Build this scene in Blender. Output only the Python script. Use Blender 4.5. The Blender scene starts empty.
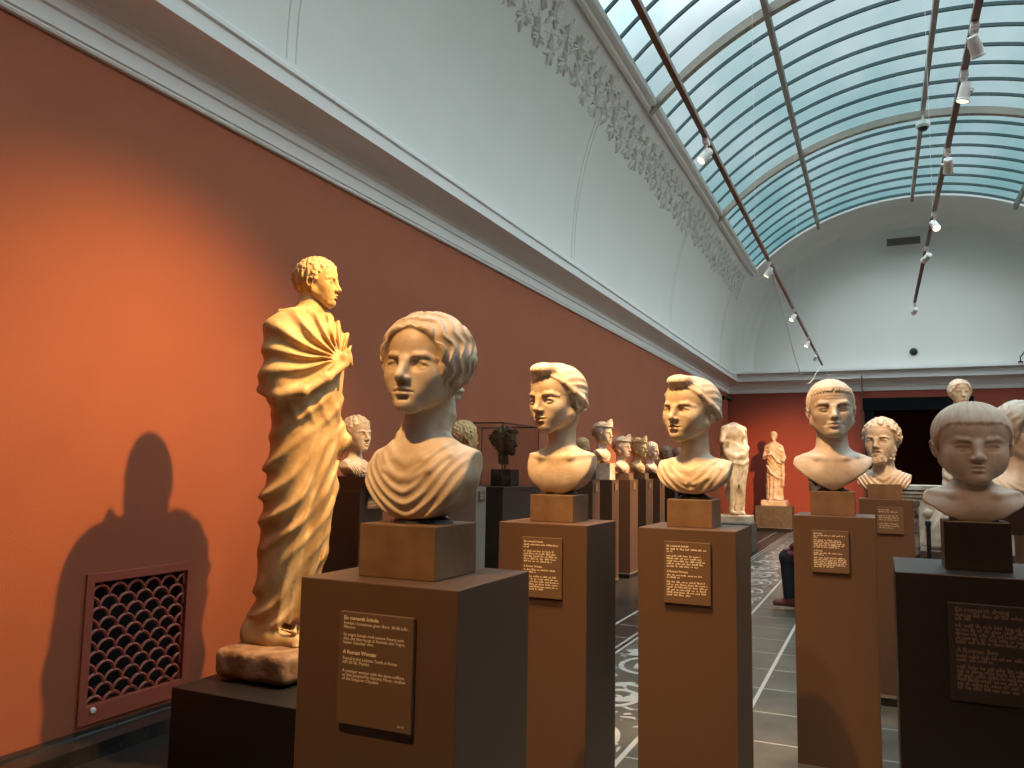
import bpy, bmesh, math, random
import numpy as np
from mathutils import Matrix, Vector
SC = bpy.context.scene
COL = SC.collection
R = math.radians
PI = math.pi
# ------------------------------------------------------------------ camera, world, big light, exposure
cam_d = bpy.data.cameras.new('camera'); cam = bpy.data.objects.new('camera', cam_d); COL.objects.link(cam)
cam_d.sensor_fit = 'HORIZONTAL'; cam_d.sensor_width = 36.0; cam_d.lens = 36.0*800/1024; cam_d.clip_end = 200; cam_d.clip_start = .05
EYE = 1.42
def cam_basis(f=800., vx=878., vy=474., roll=.017):
    d = np.array([vx-512, vy-384, f]); d /= np.linalg.norm(d)
    e = np.array([vx-1512, vy-384-1000*roll, f]); n = np.cross(e, d); n /= np.linalg.norm(n)
    if n[1] > 0: n = -n
    r = np.cross(d, n)
    if r[0] < 0: r = -r
    return np.array([r, d, n])              # rows: room axes X, Y, Z seen from the camera (x right, y down, z forward)
B = cam_basis()
M3 = Matrix([[B[i][0], -B[i][1], -B[i][2]] for i in range(3)])
cam.matrix_world = Matrix.Translation((0,0,EYE)) @ M3.to_4x4()
SC.camera = cam
W = bpy.data.worlds.new('overcast_sky'); SC.world = W; W.use_nodes = True
bg = W.node_tree.nodes['Background']; bg.inputs[0].default_value = (.90,.955,1.0,1); bg.inputs[1].default_value = 4.1
SC.view_settings.view_transform = 'Standard'; SC.view_settings.look = 'None'; SC.view_settings.gamma = 1; SC.view_settings.use_curve_mapping = False
SC.view_settings.exposure = 0.0
SC.cycles.use_denoising = True; SC.cycles.max_bounces = 7; SC.cycles.diffuse_bounces = 4; SC.cycles.transparent_max_bounces = 12
SC.cycles.sample_clamp_indirect = 4; SC.cycles.caustics_reflective = False; SC.cycles.caustics_refractive = False
# room measures (metres; X across, Y along the gallery, Z up, camera over 0,0)
XW, XE, YS, YN = -3.6, 5.4, -3.0, 21.8      # wall faces
XC = .90                                     # middle of the room
GZ, GH, GT = 6.44, 3.62, 7.95                # springing height, half width and crown of the glass
GY0, GY1 = .10, 20.45
def tag(o, label=None, cat=None, group=None, kind=None):
    if label: o['label'] = label
    if cat: o['category'] = cat
    if group: o['group'] = group
    if kind: o['kind'] = kind
    return o
# ------------------------------------------------------------------ materials
def mat(name, col, rough=.6, metal=0, noise=0, nscale=6, col2=None, bump=0, bscale=40, spec=.5, coat=0, emit=None, estr=0):
    m = bpy.data.materials.new(name); m.use_nodes = True; nt = m.node_tree; p = nt.nodes['Principled BSDF']
    p.inputs['Base Color'].default_value = (*col,1); p.inputs['Roughness'].default_value = rough; p.inputs['Metallic'].default_value = metal
    p.inputs['Specular IOR Level'].default_value = spec; p.inputs['Coat Weight'].default_value = coat
    tc = nt.nodes.new('ShaderNodeTexCoord')
    if col2:
        n = nt.nodes.new('ShaderNodeTexNoise'); n.inputs['Scale'].default_value = nscale; n.inputs['Detail'].default_value = 6
        nt.links.new(tc.outputs['Object'], n.inputs['Vector'])
        r = nt.nodes.new('ShaderNodeValToRGB'); r.color_ramp.elements[0].position = .5-noise; r.color_ramp.elements[1].position = .5+noise
        r.color_ramp.elements[0].color = (*col,1); r.color_ramp.elements[1].color = (*col2,1)
        nt.links.new(n.outputs['Fac'], r.inputs['Fac']); nt.links.new(r.outputs['Color'], p.inputs['Base Color'])
    if bump:
        n = nt.nodes.new('ShaderNodeTexNoise'); n.inputs['Scale'].default_value = bscale; n.inputs['Detail'].default_value = 5
        nt.links.new(tc.outputs['Object'], n.inputs['Vector'])
        b = nt.nodes.new('ShaderNodeBump'); b.inputs['Strength'].default_value = bump; b.inputs['Distance'].default_value = .01
        nt.links.new(n.outputs['Fac'], b.inputs['Height']); nt.links.new(b.outputs['Normal'], p.inputs['Normal'])
    if emit: p.inputs['Emission Color'].default_value = (*emit,1); p.inputs['Emission Strength'].default_value = estr
    return m
M = dict(
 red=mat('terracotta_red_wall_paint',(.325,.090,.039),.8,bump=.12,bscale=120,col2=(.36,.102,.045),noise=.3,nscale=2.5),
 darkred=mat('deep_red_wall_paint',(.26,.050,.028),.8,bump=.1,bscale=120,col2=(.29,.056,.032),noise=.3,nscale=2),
 plaster=mat('pale_vault_plaster',(.76,.75,.71),.85,bump=.10,bscale=60,col2=(.80,.79,.75),noise=.3,nscale=1.2),
 trim=mat('white_cornice_paint',(.78,.78,.76),.6),
 black=mat('polished_black_stone',(.012,.011,.011),.22,col2=(.03,.026,.022),noise=.2,nscale=9),
 ped=mat('taupe_pedestal_paint',(.088,.050,.030),.40,bump=.06,bscale=150,spec=.5),
 pedk=mat('black_brown_pedestal_paint',(.014,.010,.009),.38,bump=.05,bscale=150),
 pedl=mat('grey_taupe_pedestal_paint',(.20,.175,.145),.45),
 plaque=mat('brown_plaque_board',(.115,.070,.040),.45),
 ink=mat('cream_lettering',(.72,.62,.45),.6),
 block=mat('brown_limestone_block',(.115,.066,.034),.42,col2=(.19,.115,.062),noise=.22,nscale=14,bump=.05,bscale=60),
 blockg=mat('grey_brown_stone_block',(.085,.066,.048),.5,col2=(.13,.105,.078),noise=.2,nscale=12),
 blockk=mat('dark_brown_stone_block',(.014,.009,.008),.35,col2=(.026,.016,.013),noise=.25,nscale=10),
 marble=mat('aged_cream_marble',(.46,.34,.21),.48,col2=(.70,.61,.49),noise=.14,nscale=8,bump=.16,bscale=38,spec=.4),
 marbleg=mat('cool_greyish_marble',(.40,.31,.22),.48,col2=(.68,.61,.52),noise=.15,nscale=7,bump=.14,bscale=38,spec=.4),
 marbleo=mat('ochre_stained_marble',(.44,.26,.10),.55,col2=(.66,.46,.23),noise=.2,nscale=9,bump=.25,bscale=40,spec=.4),
 marbled=mat('dark_brown_marble',(.20,.12,.075),.45,col2=(.30,.2,.13),noise=.2,nscale=9),  # darker brown stone of the two farthest heads in the row
 mottled=mat('mottled_dark_marble',(.03,.025,.025),.4,col2=(.35,.24,.18),noise=.08,nscale=18),
 bronze=mat('dark_patinated_bronze',(.035,.028,.016),.35,metal=.6,col2=(.10,.075,.03),noise=.2,nscale=12),
 rail=mat('brown_metal_rail',(.16,.085,.055),.45),
 bar=mat('weathered_glazing_bar',(.30,.27,.23),.6,col2=(.38,.34,.28),noise=.2,nscale=3),
 thin=mat('dark_teal_glazing_bar',(.055,.10,.11),.55),
 lampw=mat('white_lamp_housing',(.75,.74,.72),.4),
 glow=mat('lit_lamp_glass',(1,.9,.7),.3,emit=(1,.72,.42),estr=6),
 cable=mat('white_cable',(.75,.75,.72),.5),
 blackp=mat('black_metal',(.012,.012,.013),.4),
 grille=mat('red_painted_iron_grille',(.36,.085,.05),.5),
 void=mat('dark_duct_lining',(.004,.004,.005),.9),
 vit=mat('dark_brown_case_base',(.045,.026,.02),.4),
 skin=mat('skin',(.50,.28,.19),.55), hair=mat('black_hair',(.010,.009,.009),.55), coat=mat('maroon_quilted_coat',(.13,.022,.025),.7,bump=.3,bscale=30),
 trou=mat('black_trousers',(.012,.012,.016),.85), shoe=mat('maroon_leather_shoe',(.14,.03,.02),.45), sole=mat('cream_shoe_sole',(.6,.5,.35),.6),
 door=mat('dull_black_door_frame',(.006,.006,.007),.85,spec=.1),
 plaquek=mat('shade_darkened_plaque',(.022,.015,.012),.45),  # plaque board with the shade on the boy's pedestal put into its colour
 inkd=mat('shade_darkened_lettering',(.16,.10,.065),.6),  # the cream lettering again, darkened in colour as if unlit
 rockm=mat('rough_brown_plinth_stone',(.20,.105,.05),.7,col2=(.36,.22,.12),noise=.12,nscale=14,bump=.7,bscale=30),
 basek=mat('matt_black_base_paint',(.007,.006,.006),.5),
 wood=mat('dark_bench_wood',(.05,.028,.018),.4))
def gmat(name, f):
    m = bpy.data.materials.new(name); m.use_nodes = True; nt = m.node_tree; nt.nodes.clear(); f(nt); return m
def N(nt, t, **k):
    n = nt.nodes.new(t)
    for a, b in k.items(): setattr(n, a, b)
    return n
def _glass(nt):
    out = N(nt,'ShaderNodeOutputMaterial'); tr = N(nt,'ShaderNodeBsdfTransparent'); tl = N(nt,'ShaderNodeBsdfTranslucent'); gl = N(nt,'ShaderNodeBsdfGlossy'); mx = N(nt,'ShaderNodeMixShader'); mx2 = N(nt,'ShaderNodeMixShader')
    lw = N(nt,'ShaderNodeLayerWeight'); lw.inputs[0].default_value = .5
    cr = N(nt,'ShaderNodeValToRGB'); e = cr.color_ramp.elements
    e[0].position = .28; e[0].color = (.92,.95,.95,1); e[1].position = .50; e[1].color = (.165,.19,.19,1)
    for p_, c_ in ((.60,(.130,.158,.158,1)),(.74,(.050,.100,.104,1)),(.90,(.02,.06,.065,1))):
        q_ = e.new(p_); q_.color = c_
    nt.links.new(lw.outputs['Facing'], cr.inputs[0])
    tc = N(nt,'ShaderNodeTexCoord'); mp = N(nt,'ShaderNodeMapping'); mp.inputs['Scale'].default_value = (1,.5,1); nz = N(nt,'ShaderNodeTexNoise'); nz.inputs['Scale'].default_value = .7; nz.inputs['Detail'].default_value = 5
    nt.links.new(tc.outputs['Object'], mp.inputs[0]); nt.links.new(mp.outputs[0], nz.inputs['Vector'])
    r2 = N(nt,'ShaderNodeValToRGB'); r2.color_ramp.elements[0].position = .35; r2.color_ramp.elements[0].color = (.62,.78,.78,1); r2.color_ramp.elements[1].position = .65; r2.color_ramp.elements[1].color = (1,1,1,1)
    nt.links.new(nz.outputs['Fac'], r2.inputs[0])
    ml = N(nt,'ShaderNodeMixRGB', blend_type='MULTIPLY'); ml.inputs[0].default_value = 1; nt.links.new(cr.outputs[0], ml.inputs[1]); nt.links.new(r2.outputs[0], ml.inputs[2])
    nt.links.new(ml.outputs[0], tr.inputs[0]); nt.links.new(ml.outputs[0], tl.inputs[0]); mx.inputs[0].default_value = .12
    nt.links.new(tr.outputs[0], mx.inputs[1]); nt.links.new(tl.outputs[0], mx.inputs[2])
    nt.links.new(mx.outputs[0], out.inputs[0])
M['glass'] = gmat('frosted_teal_roof_glass', _glass)
def _case(nt):
    out = N(nt,'ShaderNodeOutputMaterial'); tr = N(nt,'ShaderNodeBsdfTransparent'); gl = N(nt,'ShaderNodeBsdfGlossy'); gl.inputs['Roughness'].default_value = .03; fr = N(nt,'ShaderNodeValue'); fr.outputs[0].default_value = .05; mx = N(nt,'ShaderNodeMixShader')
    tr.inputs[0].default_value = (.94,.93,.92,1)
    nt.links.new(fr.outputs[0], mx.inputs[0]); nt.links.new(tr.outputs[0], mx.inputs[1]); nt.links.new(gl.outputs[0], mx.inputs[2]); nt.links.new(mx.outputs[0], out.inputs[0])
M['case'] = gmat('clear_case_glass', _case)
def _floor(nt):
    out = N(nt,'ShaderNodeOutputMaterial'); p = N(nt,'ShaderNodeBsdfPrincipled'); nt.links.new(p.outputs[0], out.inputs[0])
    tc = N(nt,'ShaderNodeTexCoord'); sp = N(nt,'ShaderNodeSeparateXYZ'); nt.links.new(tc.outputs['Object'], sp.inputs[0]); X, Y = sp.outputs[0], sp.outputs[1]
    def m(op, a, b=None, c=None):
        n = N(nt,'ShaderNodeMath', operation=op)
        for i, v in enumerate((a,b,c)):
            if v is None: continue
            if isinstance(v,(int,float)): n.inputs[i].default_value = v
            else: nt.links.new(v, n.inputs[i])
        return n.outputs[0]
    def line(c, at, w): return m('LESS_THAN', m('ABSOLUTE', m('SUBTRACT', c, at)), w)
    def band(c, a, b): return m('MULTIPLY', m('GREATER_THAN', c, a), m('LESS_THAN', c, b))
    def mx(*a):
        r = a[0]
        for q in a[1:]: r = m('MAXIMUM', r, q)
        return r
    cross = m('LESS_THAN', m('ABSOLUTE', m('SUBTRACT', m('PINGPONG', m('SUBTRACT', Y, 5.12), .275), 0)), .0055)   # tile joints every .55 m
    # scroll mosaic band: rings and leaves
    def rings(x0, w, ph):
        yy = m('SUBTRACT', m('WRAP', m('ADD', Y, ph), .42, -.42), 0); xx = m('SUBTRACT', X, x0)
        r = m('SQRT', m('ADD', m('MULTIPLY', yy, yy), m('MULTIPLY', m('MULTIPLY', xx, xx), 1.6)))
        a = m('ARCTAN2', yy, xx); s = m('SINE', m('ADD', m('MULTIPLY', r, 42), a))
        return m('MULTIPLY', m('GREATER_THAN', s, .55), m('LESS_THAN', r, w))
    nz = N(nt,'ShaderNodeTexNoise'); nz.inputs['Scale'].default_value = 5.5; nz.inputs['Detail'].default_value = 1.5; nz.inputs['Distortion'].default_value = 1.6; nt.links.new(tc.outputs['Object'], nz.inputs['Vector'])
    leaf = m('GREATER_THAN', nz.outputs['Fac'], .60)
    inm = band(X,-1.86,-1.24)
    mosa = m('MULTIPLY', inm, mx(rings(-1.55,.34,0), m('MULTIPLY', leaf, 1)))
    lines = mx(line(X,-2.25,.012), line(X,-1.955,.010), line(X,-1.90,.010), line(X,-1.20,.014), line(X,-.74,.012), line(X,.9,.012), line(X,2.5,.012),
               m('MULTIPLY', cross, mx(band(X,-2.25,-1.90), m('GREATER_THAN', X, -1.20))), mosa)
    nb = N(nt,'ShaderNodeTexNoise'); nb.inputs['Scale'].default_value = 3; nb.inputs['Detail'].default_value = 8; nt.links.new(tc.outputs['Object'], nb.inputs['Vector'])
    base = N(nt,'ShaderNodeValToRGB'); base.color_ramp.elements[0].color = (.075,.073,.058,1); base.color_ramp.elements[1].color = (.125,.120,.095,1); base.color_ramp.elements[0].position = .35; base.color_ramp.elements[1].position = .65
    nt.links.new(nb.outputs['Fac'], base.inputs[0])
    dk = N(nt,'ShaderNodeMixRGB'); nt.links.new(m('LESS_THAN', X, -1.90), dk.inputs[0]); nt.links.new(base.outputs[0], dk.inputs[1]); dk.inputs[2].default_value = (.022,.020,.019,1)
    fin = N(nt,'ShaderNodeMixRGB'); nt.links.new(lines, fin.inputs[0]); nt.links.new(dk.outputs[0], fin.inputs[1]); fin.inputs[2].default_value = (.50,.49,.45,1)
    nt.links.new(fin.outputs[0], p.inputs['Base Color']); p.inputs['Roughness'].default_value = .32
M['floor'] = gmat('mosaic_tile_floor', _floor)
# ------------------------------------------------------------------ mesh helpers
def link(name, me, m=None, parent=None, loc=(0,0,0), rot=(0,0,0)):
    o = bpy.data.objects.new(name, me); COL.objects.link(o); o.location = loc; o.rotation_euler = rot
    if m is not None: me.materials.append(M[m] if isinstance(m,str) else m)
    if parent: o.parent = parent
    return o
def fin(name, bm, m, parent=None, loc=(0,0,0), rot=(0,0,0), smooth=False):
    bmesh.ops.recalc_face_normals(bm, faces=bm.faces)
    me = bpy.data.meshes.new(name); bm.to_mesh(me); bm.free()
    if smooth:
        for p in me.polygons: p.use_smooth = True
    return link(name, me, m, parent, loc, rot)
def thing(name, label, cat, loc=(0,0,0), rz=0, group=None):
    o = bpy.data.objects.new(name, None); o.empty_display_size = .1; COL.objects.link(o); o.location = loc; o.rotation_euler = (0,0,rz)
    return tag(o, label, cat, group)
def bx(bm, lo, hi, bev=0):
    r = bmesh.ops.create_cube(bm, size=1); vs = r['verts']
    for v in vs: v.co = Vector([(lo[i]+hi[i])/2+v.co[i]*(hi[i]-lo[i]) for i in range(3)])
    if bev:
        es = list({e for v in vs for e in v.link_edges}); bmesh.ops.bevel(bm, geom=es, offset=bev, segments=2, affect='EDGES', profile=.6)
def box(name, lo, hi, m, parent=None, bev=0, **k):
    bm = bmesh.new(); bx(bm, lo, hi, bev); return fin(name, bm, m, parent, **k)
def tube(bm, pts, r, n=10, caps=True):
    pts = [Vector(p) for p in pts]; rings = []; rr = r if isinstance(r,(list,tuple)) else [r]*len(pts)
    up = None
    for i, p in enumerate(pts):
        t = (pts[min(i+1,len(pts)-1)]-pts[max(i-1,0)]).normalized()
        if up is None: up = Vector((0,0,1)) if abs(t.z) < .9 else Vector((1,0,0))
        u = (up-t*up.dot(t)).normalized(); w = t.cross(u); up = u
        rings.append([bm.verts.new(p+(u*math.cos(2*PI*k/n)+w*math.sin(2*PI*k/n))*rr[i]) for k in range(n)])
    for a, b in zip(rings, rings[1:]):
        for k in range(n): bm.faces.new((a[k],a[(k+1)%n],b[(k+1)%n],b[k]))
    if caps: bm.faces.new(rings[0][::-1]); bm.faces.new(rings[-1])
def lathe(bm, prof, n=20, c=(0,0,0), axis=None):
    T = Matrix.Identity(3) if axis is None else Vector((0,0,1)).rotation_difference(Vector(axis)).to_matrix()
    rings = [[bm.verts.new(T @ Vector((r*math.cos(2*PI*k/n), r*math.sin(2*PI*k/n), z))+Vector(c)) for k in range(n)] for r, z in prof]
    for a, b in zip(rings, rings[1:]):
        for k in range(n): bm.faces.new((a[k],a[(k+1)%n],b[(k+1)%n],b[k]))
    bm.faces.new(rings[0][::-1]); bm.faces.new(rings[-1])
def strip(name, prof, path, m, kind='structure', closed=False):
    """sweep an (offset, z) profile along a list of (point, outward normal) pairs"""
    bm = bmesh.new(); rings = []
    for (px, py), (nx, ny) in path: rings.append([bm.verts.new((px+nx*o, py+ny*o, z)) for o, z in prof])
    for a, b in zip(rings, rings[1:]):
        for k in range(len(prof)-1): bm.faces.new((a[k],a[k+1],b[k+1],b[k]))
    o = fin(name, bm, m); o['kind'] = kind; return o
# ------------------------------------------------------------------ sculpting volume (smooth blends, then a surface net)
class Vol:
    def __init__(s, lo, hi, h):
        s.lo = np.array(lo, float); s.h = h
        s.n = [int(math.ceil((b-a)/h))+1 for a, b in zip(lo, hi)]
        s.ax = [(s.lo[i]+np.arange(s.n[i])*h).astype(np.float32) for i in range(3)]
        s.d = np.full(s.n, 0.5, np.float32)
        s.R = np.eye(3); s.piv = np.zeros(3); s.sc = 1.0; s.off = np.zeros(3)
    def pose(s, rx=0, ry=0, rz=0, piv=(0,0,0), sc=1.0, off=(0,0,0)):
        s.R = np.array((Matrix.Rotation(math.radians(rz),3,'Z') @ Matrix.Rotation(math.radians(ry),3,'Y') @ Matrix.Rotation(math.radians(rx),3,'X')))
        s.piv = np.array(piv, float); s.sc = sc; s.off = np.array(off, float)
    def W(s, p): return s.R @ ((np.array(p, float)-s.piv)*s.sc) + s.piv + s.off
    def sl(s, lo, hi):
        r = []
        for i in range(3):
            a = max(0, int(math.floor((lo[i]-s.lo[i])/s.h))); b = min(s.n[i], int(math.ceil((hi[i]-s.lo[i])/s.h))+1)
            if b <= a: return None
            r.append(slice(a, b))
        return tuple(r)
    def grid(s, sl): return s.ax[0][sl[0]][:,None,None], s.ax[1][sl[1]][None,:,None], s.ax[2][sl[2]][None,None,:]
    def loc(s, sl):
        x, y, z = s.grid(sl); c = s.piv+s.off; x = x-c[0]; y = y-c[1]; z = z-c[2]
        R = s.R; k = 1/s.sc
        return [ (R[0][i]*x+R[1][i]*y+R[2][i]*z)*k + s.piv[i] for i in range(3)]
    def comb(s, sl, b, k, op):
        k = k*s.sc
        a = s.d[sl]
        if op == 's': a2, b2 = -a, b
        elif op == 'i': a2, b2 = -a, -b
        else: a2, b2 = a, b
        if k > 1e-6:
            h = np.maximum(k-np.abs(a2-b2), 0)/k
            r = np.minimum(a2, b2)-h*h*k*.25
        else: r = np.minimum(a2, b2)
        s.d[sl] = r if op == 'u' else -r
    def field(s, fn, lo, hi, k=.03, op='u'):
        cs = [s.W((a,b,c)) for a in (lo[0],hi[0]) for b in (lo[1],hi[1]) for c in (lo[2],hi[2])]
        sl = s.sl(np.min(cs,0), np.max(cs,0))
        if sl is None: return
        q = s.loc(sl); s.comb(sl, (fn(*q)*s.sc).astype(np.float32), k, op)
    def ell(s, c, r, k=.03, op='u', rot=None):
        R = s.R; m = max(r)*s.sc+k+3*s.h; w = s.W(c); sl = s.sl(w-m, w+m)
        if sl is None: return
        x, y, z = s.loc(sl); x = x-c[0]; y = y-c[1]; z = z-c[2]
        if rot is not None:
            M = np.array((Matrix.Rotation(math.radians(rot[2]),3,'Z') @ Matrix.Rotation(math.radians(rot[1]),3,'Y') @ Matrix.Rotation(math.radians(rot[0]),3,'X')))
            x, y, z = [M[0][i]*x+M[1][i]*y+M[2][i]*z for i in range(3)]
        k0 = np.sqrt((x/r[0])**2+(y/r[1])**2+(z/r[2])**2); k1 = np.sqrt((x/r[0]**2)**2+(y/r[1]**2)**2+(z/r[2]**2)**2)+1e-6
        s.comb(sl, (k0*(k0-1)/k1*s.sc).astype(np.float32), k, op)
    def sph(s, c, r, k=.02, op='u'): s.ell(c, (r,r,r), k, op)
    def cap(s, a, b, ra, rb=None, k=.02, op='u'):
        rb = ra if rb is None else rb
        a = s.W(a); b = s.W(b); ra *= s.sc; rb *= s.sc; m = max(ra, rb)+k+3*s.h
        sl = s.sl(np.minimum(a,b)-m, np.maximum(a,b)+m)
        if sl is None: return
        x, y, z = s.grid(sl); d = b-a; L = float(d@d)+1e-9
        t = np.clip(((x-a[0])*d[0]+(y-a[1])*d[1]+(z-a[2])*d[2])/L, 0, 1)
        q = np.sqrt((x-a[0]-t*d[0])**2+(y-a[1]-t*d[1])**2+(z-a[2]-t*d[2])**2)-(ra+(rb-ra)*t)
        s.comb(sl, q.astype(np.float32), k, op)
    def tube(s, pts, r, k=.02, op='u', taper=True):
        n = len(pts)-1
        for i in range(n):
            f = lambda t: r*(1-.6*abs(2*t-1)**2) if taper else r
            s.cap(pts[i], pts[i+1], f(i/n), f((i+1)/n), k, op)
    def box(s, c, r, rad=.01, k=.01, op='u'):
        m = max(r)*1.8*s.sc+k+3*s.h; w = s.W(c); sl = s.sl(w-m, w+m)
        if sl is None: return
        x, y, z = s.loc(sl); q = [np.abs(a-b)-(e-rad) for a, b, e in ((x,c[0],r[0]),(y,c[1],r[1]),(z,c[2],r[2]))]
        o = np.sqrt(sum(np.maximum(t,0)**2 for t in q))+np.minimum(np.maximum(np.maximum(q[0],q[1]),q[2]),0)-rad
        s.comb(sl, (o*s.sc).astype(np.float32), k, op)
    def rough(s, amp, f, seed=0):
        x, y, z = s.grid((slice(None),)*3); rg = random.Random(seed)
        t = 0
        for i in range(5):
            a = [rg.uniform(-1,1)*f*(1+i*.6) for _ in range(3)]; p = rg.uniform(0,6)
            t = t+np.sin(a[0]*x+a[1]*y+a[2]*z+p+1.5*np.sin(a[1]*x-a[2]*y+a[0]*z))/(1+i*.5)
        s.d += (amp*t/2).astype(np.float32)
    def mesh(s, name, scale=1.0, smooth=1):
        d = s.d; nx, ny, nz = s.n
        for a in (0,-1):
            d[a,:,:] = .1; d[:,a,:] = .1; d[:,:,a] = .1
        neg = d < 0
        cnt = np.zeros((nx-1,ny-1,nz-1), np.int8)
        for i in (0,1):
            for j in (0,1):
                for k in (0,1): cnt += neg[i:nx-1+i, j:ny-1+j, k:nz-1+k]
        act = (cnt > 0) & (cnt < 8)
        I, J, K = np.nonzero(act); N = len(I)
        idx = np.full(act.shape, -1, np.int32); idx[I,J,K] = np.arange(N)
        c = {(i,j,k): d[I+i,J+j,K+k] for i in (0,1) for j in (0,1) for k in (0,1)}
        acc = np.zeros((N,3)); w = np.zeros(N)
        for a0 in c:
            for ax in range(3):
                if a0[ax] == 0:
                    b0 = list(a0); b0[ax] = 1; va, vb = c[a0], c[tuple(b0)]
                    m = (va < 0) != (vb < 0); t = np.where(m, va/np.where(m, va-vb, 1), 0)
                    for q in range(3): acc[:,q] += np.where(m, a0[q]+(t if q == ax else 0), 0)
                    w += m
        V = acc/w[:,None]+np.stack([I,J,K],1)
        F = []
        for ax in range(3):
            o = [slice(None)]*3; o1 = list(o); o[ax] = slice(0,-1); o1[ax] = slice(1,None)
            a, b = neg[tuple(o)], neg[tuple(o1)]
            e = np.argwhere(a != b); u, v = (ax+1)%3, (ax+2)%3
            e = e[(e[:,u]>0)&(e[:,v]>0)&(e[:,u]<s.n[u]-1)&(e[:,v]<s.n[v]-1)]
            fl = a[tuple(e.T)]
            def at(du, dv):
                q = e.copy(); q[:,u] -= du; q[:,v] -= dv; return idx[q[:,0],q[:,1],q[:,2]]
            q = np.stack([at(1,1),at(0,1),at(0,0),at(1,0)],1)
            q[~fl] = q[~fl][:,::-1]; F.append(q)
        F = np.concatenate(F)
        V = (V*s.h+s.lo)
        for _ in range(smooth):
            S = np.zeros_like(V); C = np.zeros(N)
            for i in range(4):
                a, b = F[:,i], F[:,(i+1)%4]
                for q in range(3): S[:,q] += np.bincount(a, V[b,q], N)+np.bincount(b, V[a,q], N)
                C += np.bincount(a, minlength=N)+np.bincount(b, minlength=N)
            V = .45*V+.55*S/np.maximum(C,1)[:,None]
        V = V*np.array(scale)
        me = bpy.data.meshes.new(name)
        me.vertices.add(N); me.vertices.foreach_set('co', V.astype(np.float32).ravel())
        me.loops.add(F.size); me.loops.foreach_set('vertex_index', F.astype(np.int32).ravel())
        me.polygons.add(len(F)); me.polygons.foreach_set('loop_start', np.arange(0,F.size,4,dtype=np.int32))
        me.polygons.foreach_set('use_smooth', np.ones(len(F), bool))
        me.update(calc_edges=True); me.validate()
        return me

def ell_d(x, y, z, c, r):
    x = x-c[0]; y = y-c[1]; z = z-c[2]
    k0 = np.sqrt((x/r[0])**2+(y/r[1])**2+(z/r[2])**2); k1 = np.sqrt((x/r[0]**2)**2+(y/r[1]**2)**2+(z/r[2]**2)**2)+1e-6
    return k0*(k0-1)/k1
def smax(a, b, k):
    h = np.maximum(k-np.abs(a-b),0)/k; return np.maximum(a,b)+h*h*k*.25
def sstep(a, b, x):
    t = np.clip((x-a)/(b-a),0,1); return t*t*(3-2*t)

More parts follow.
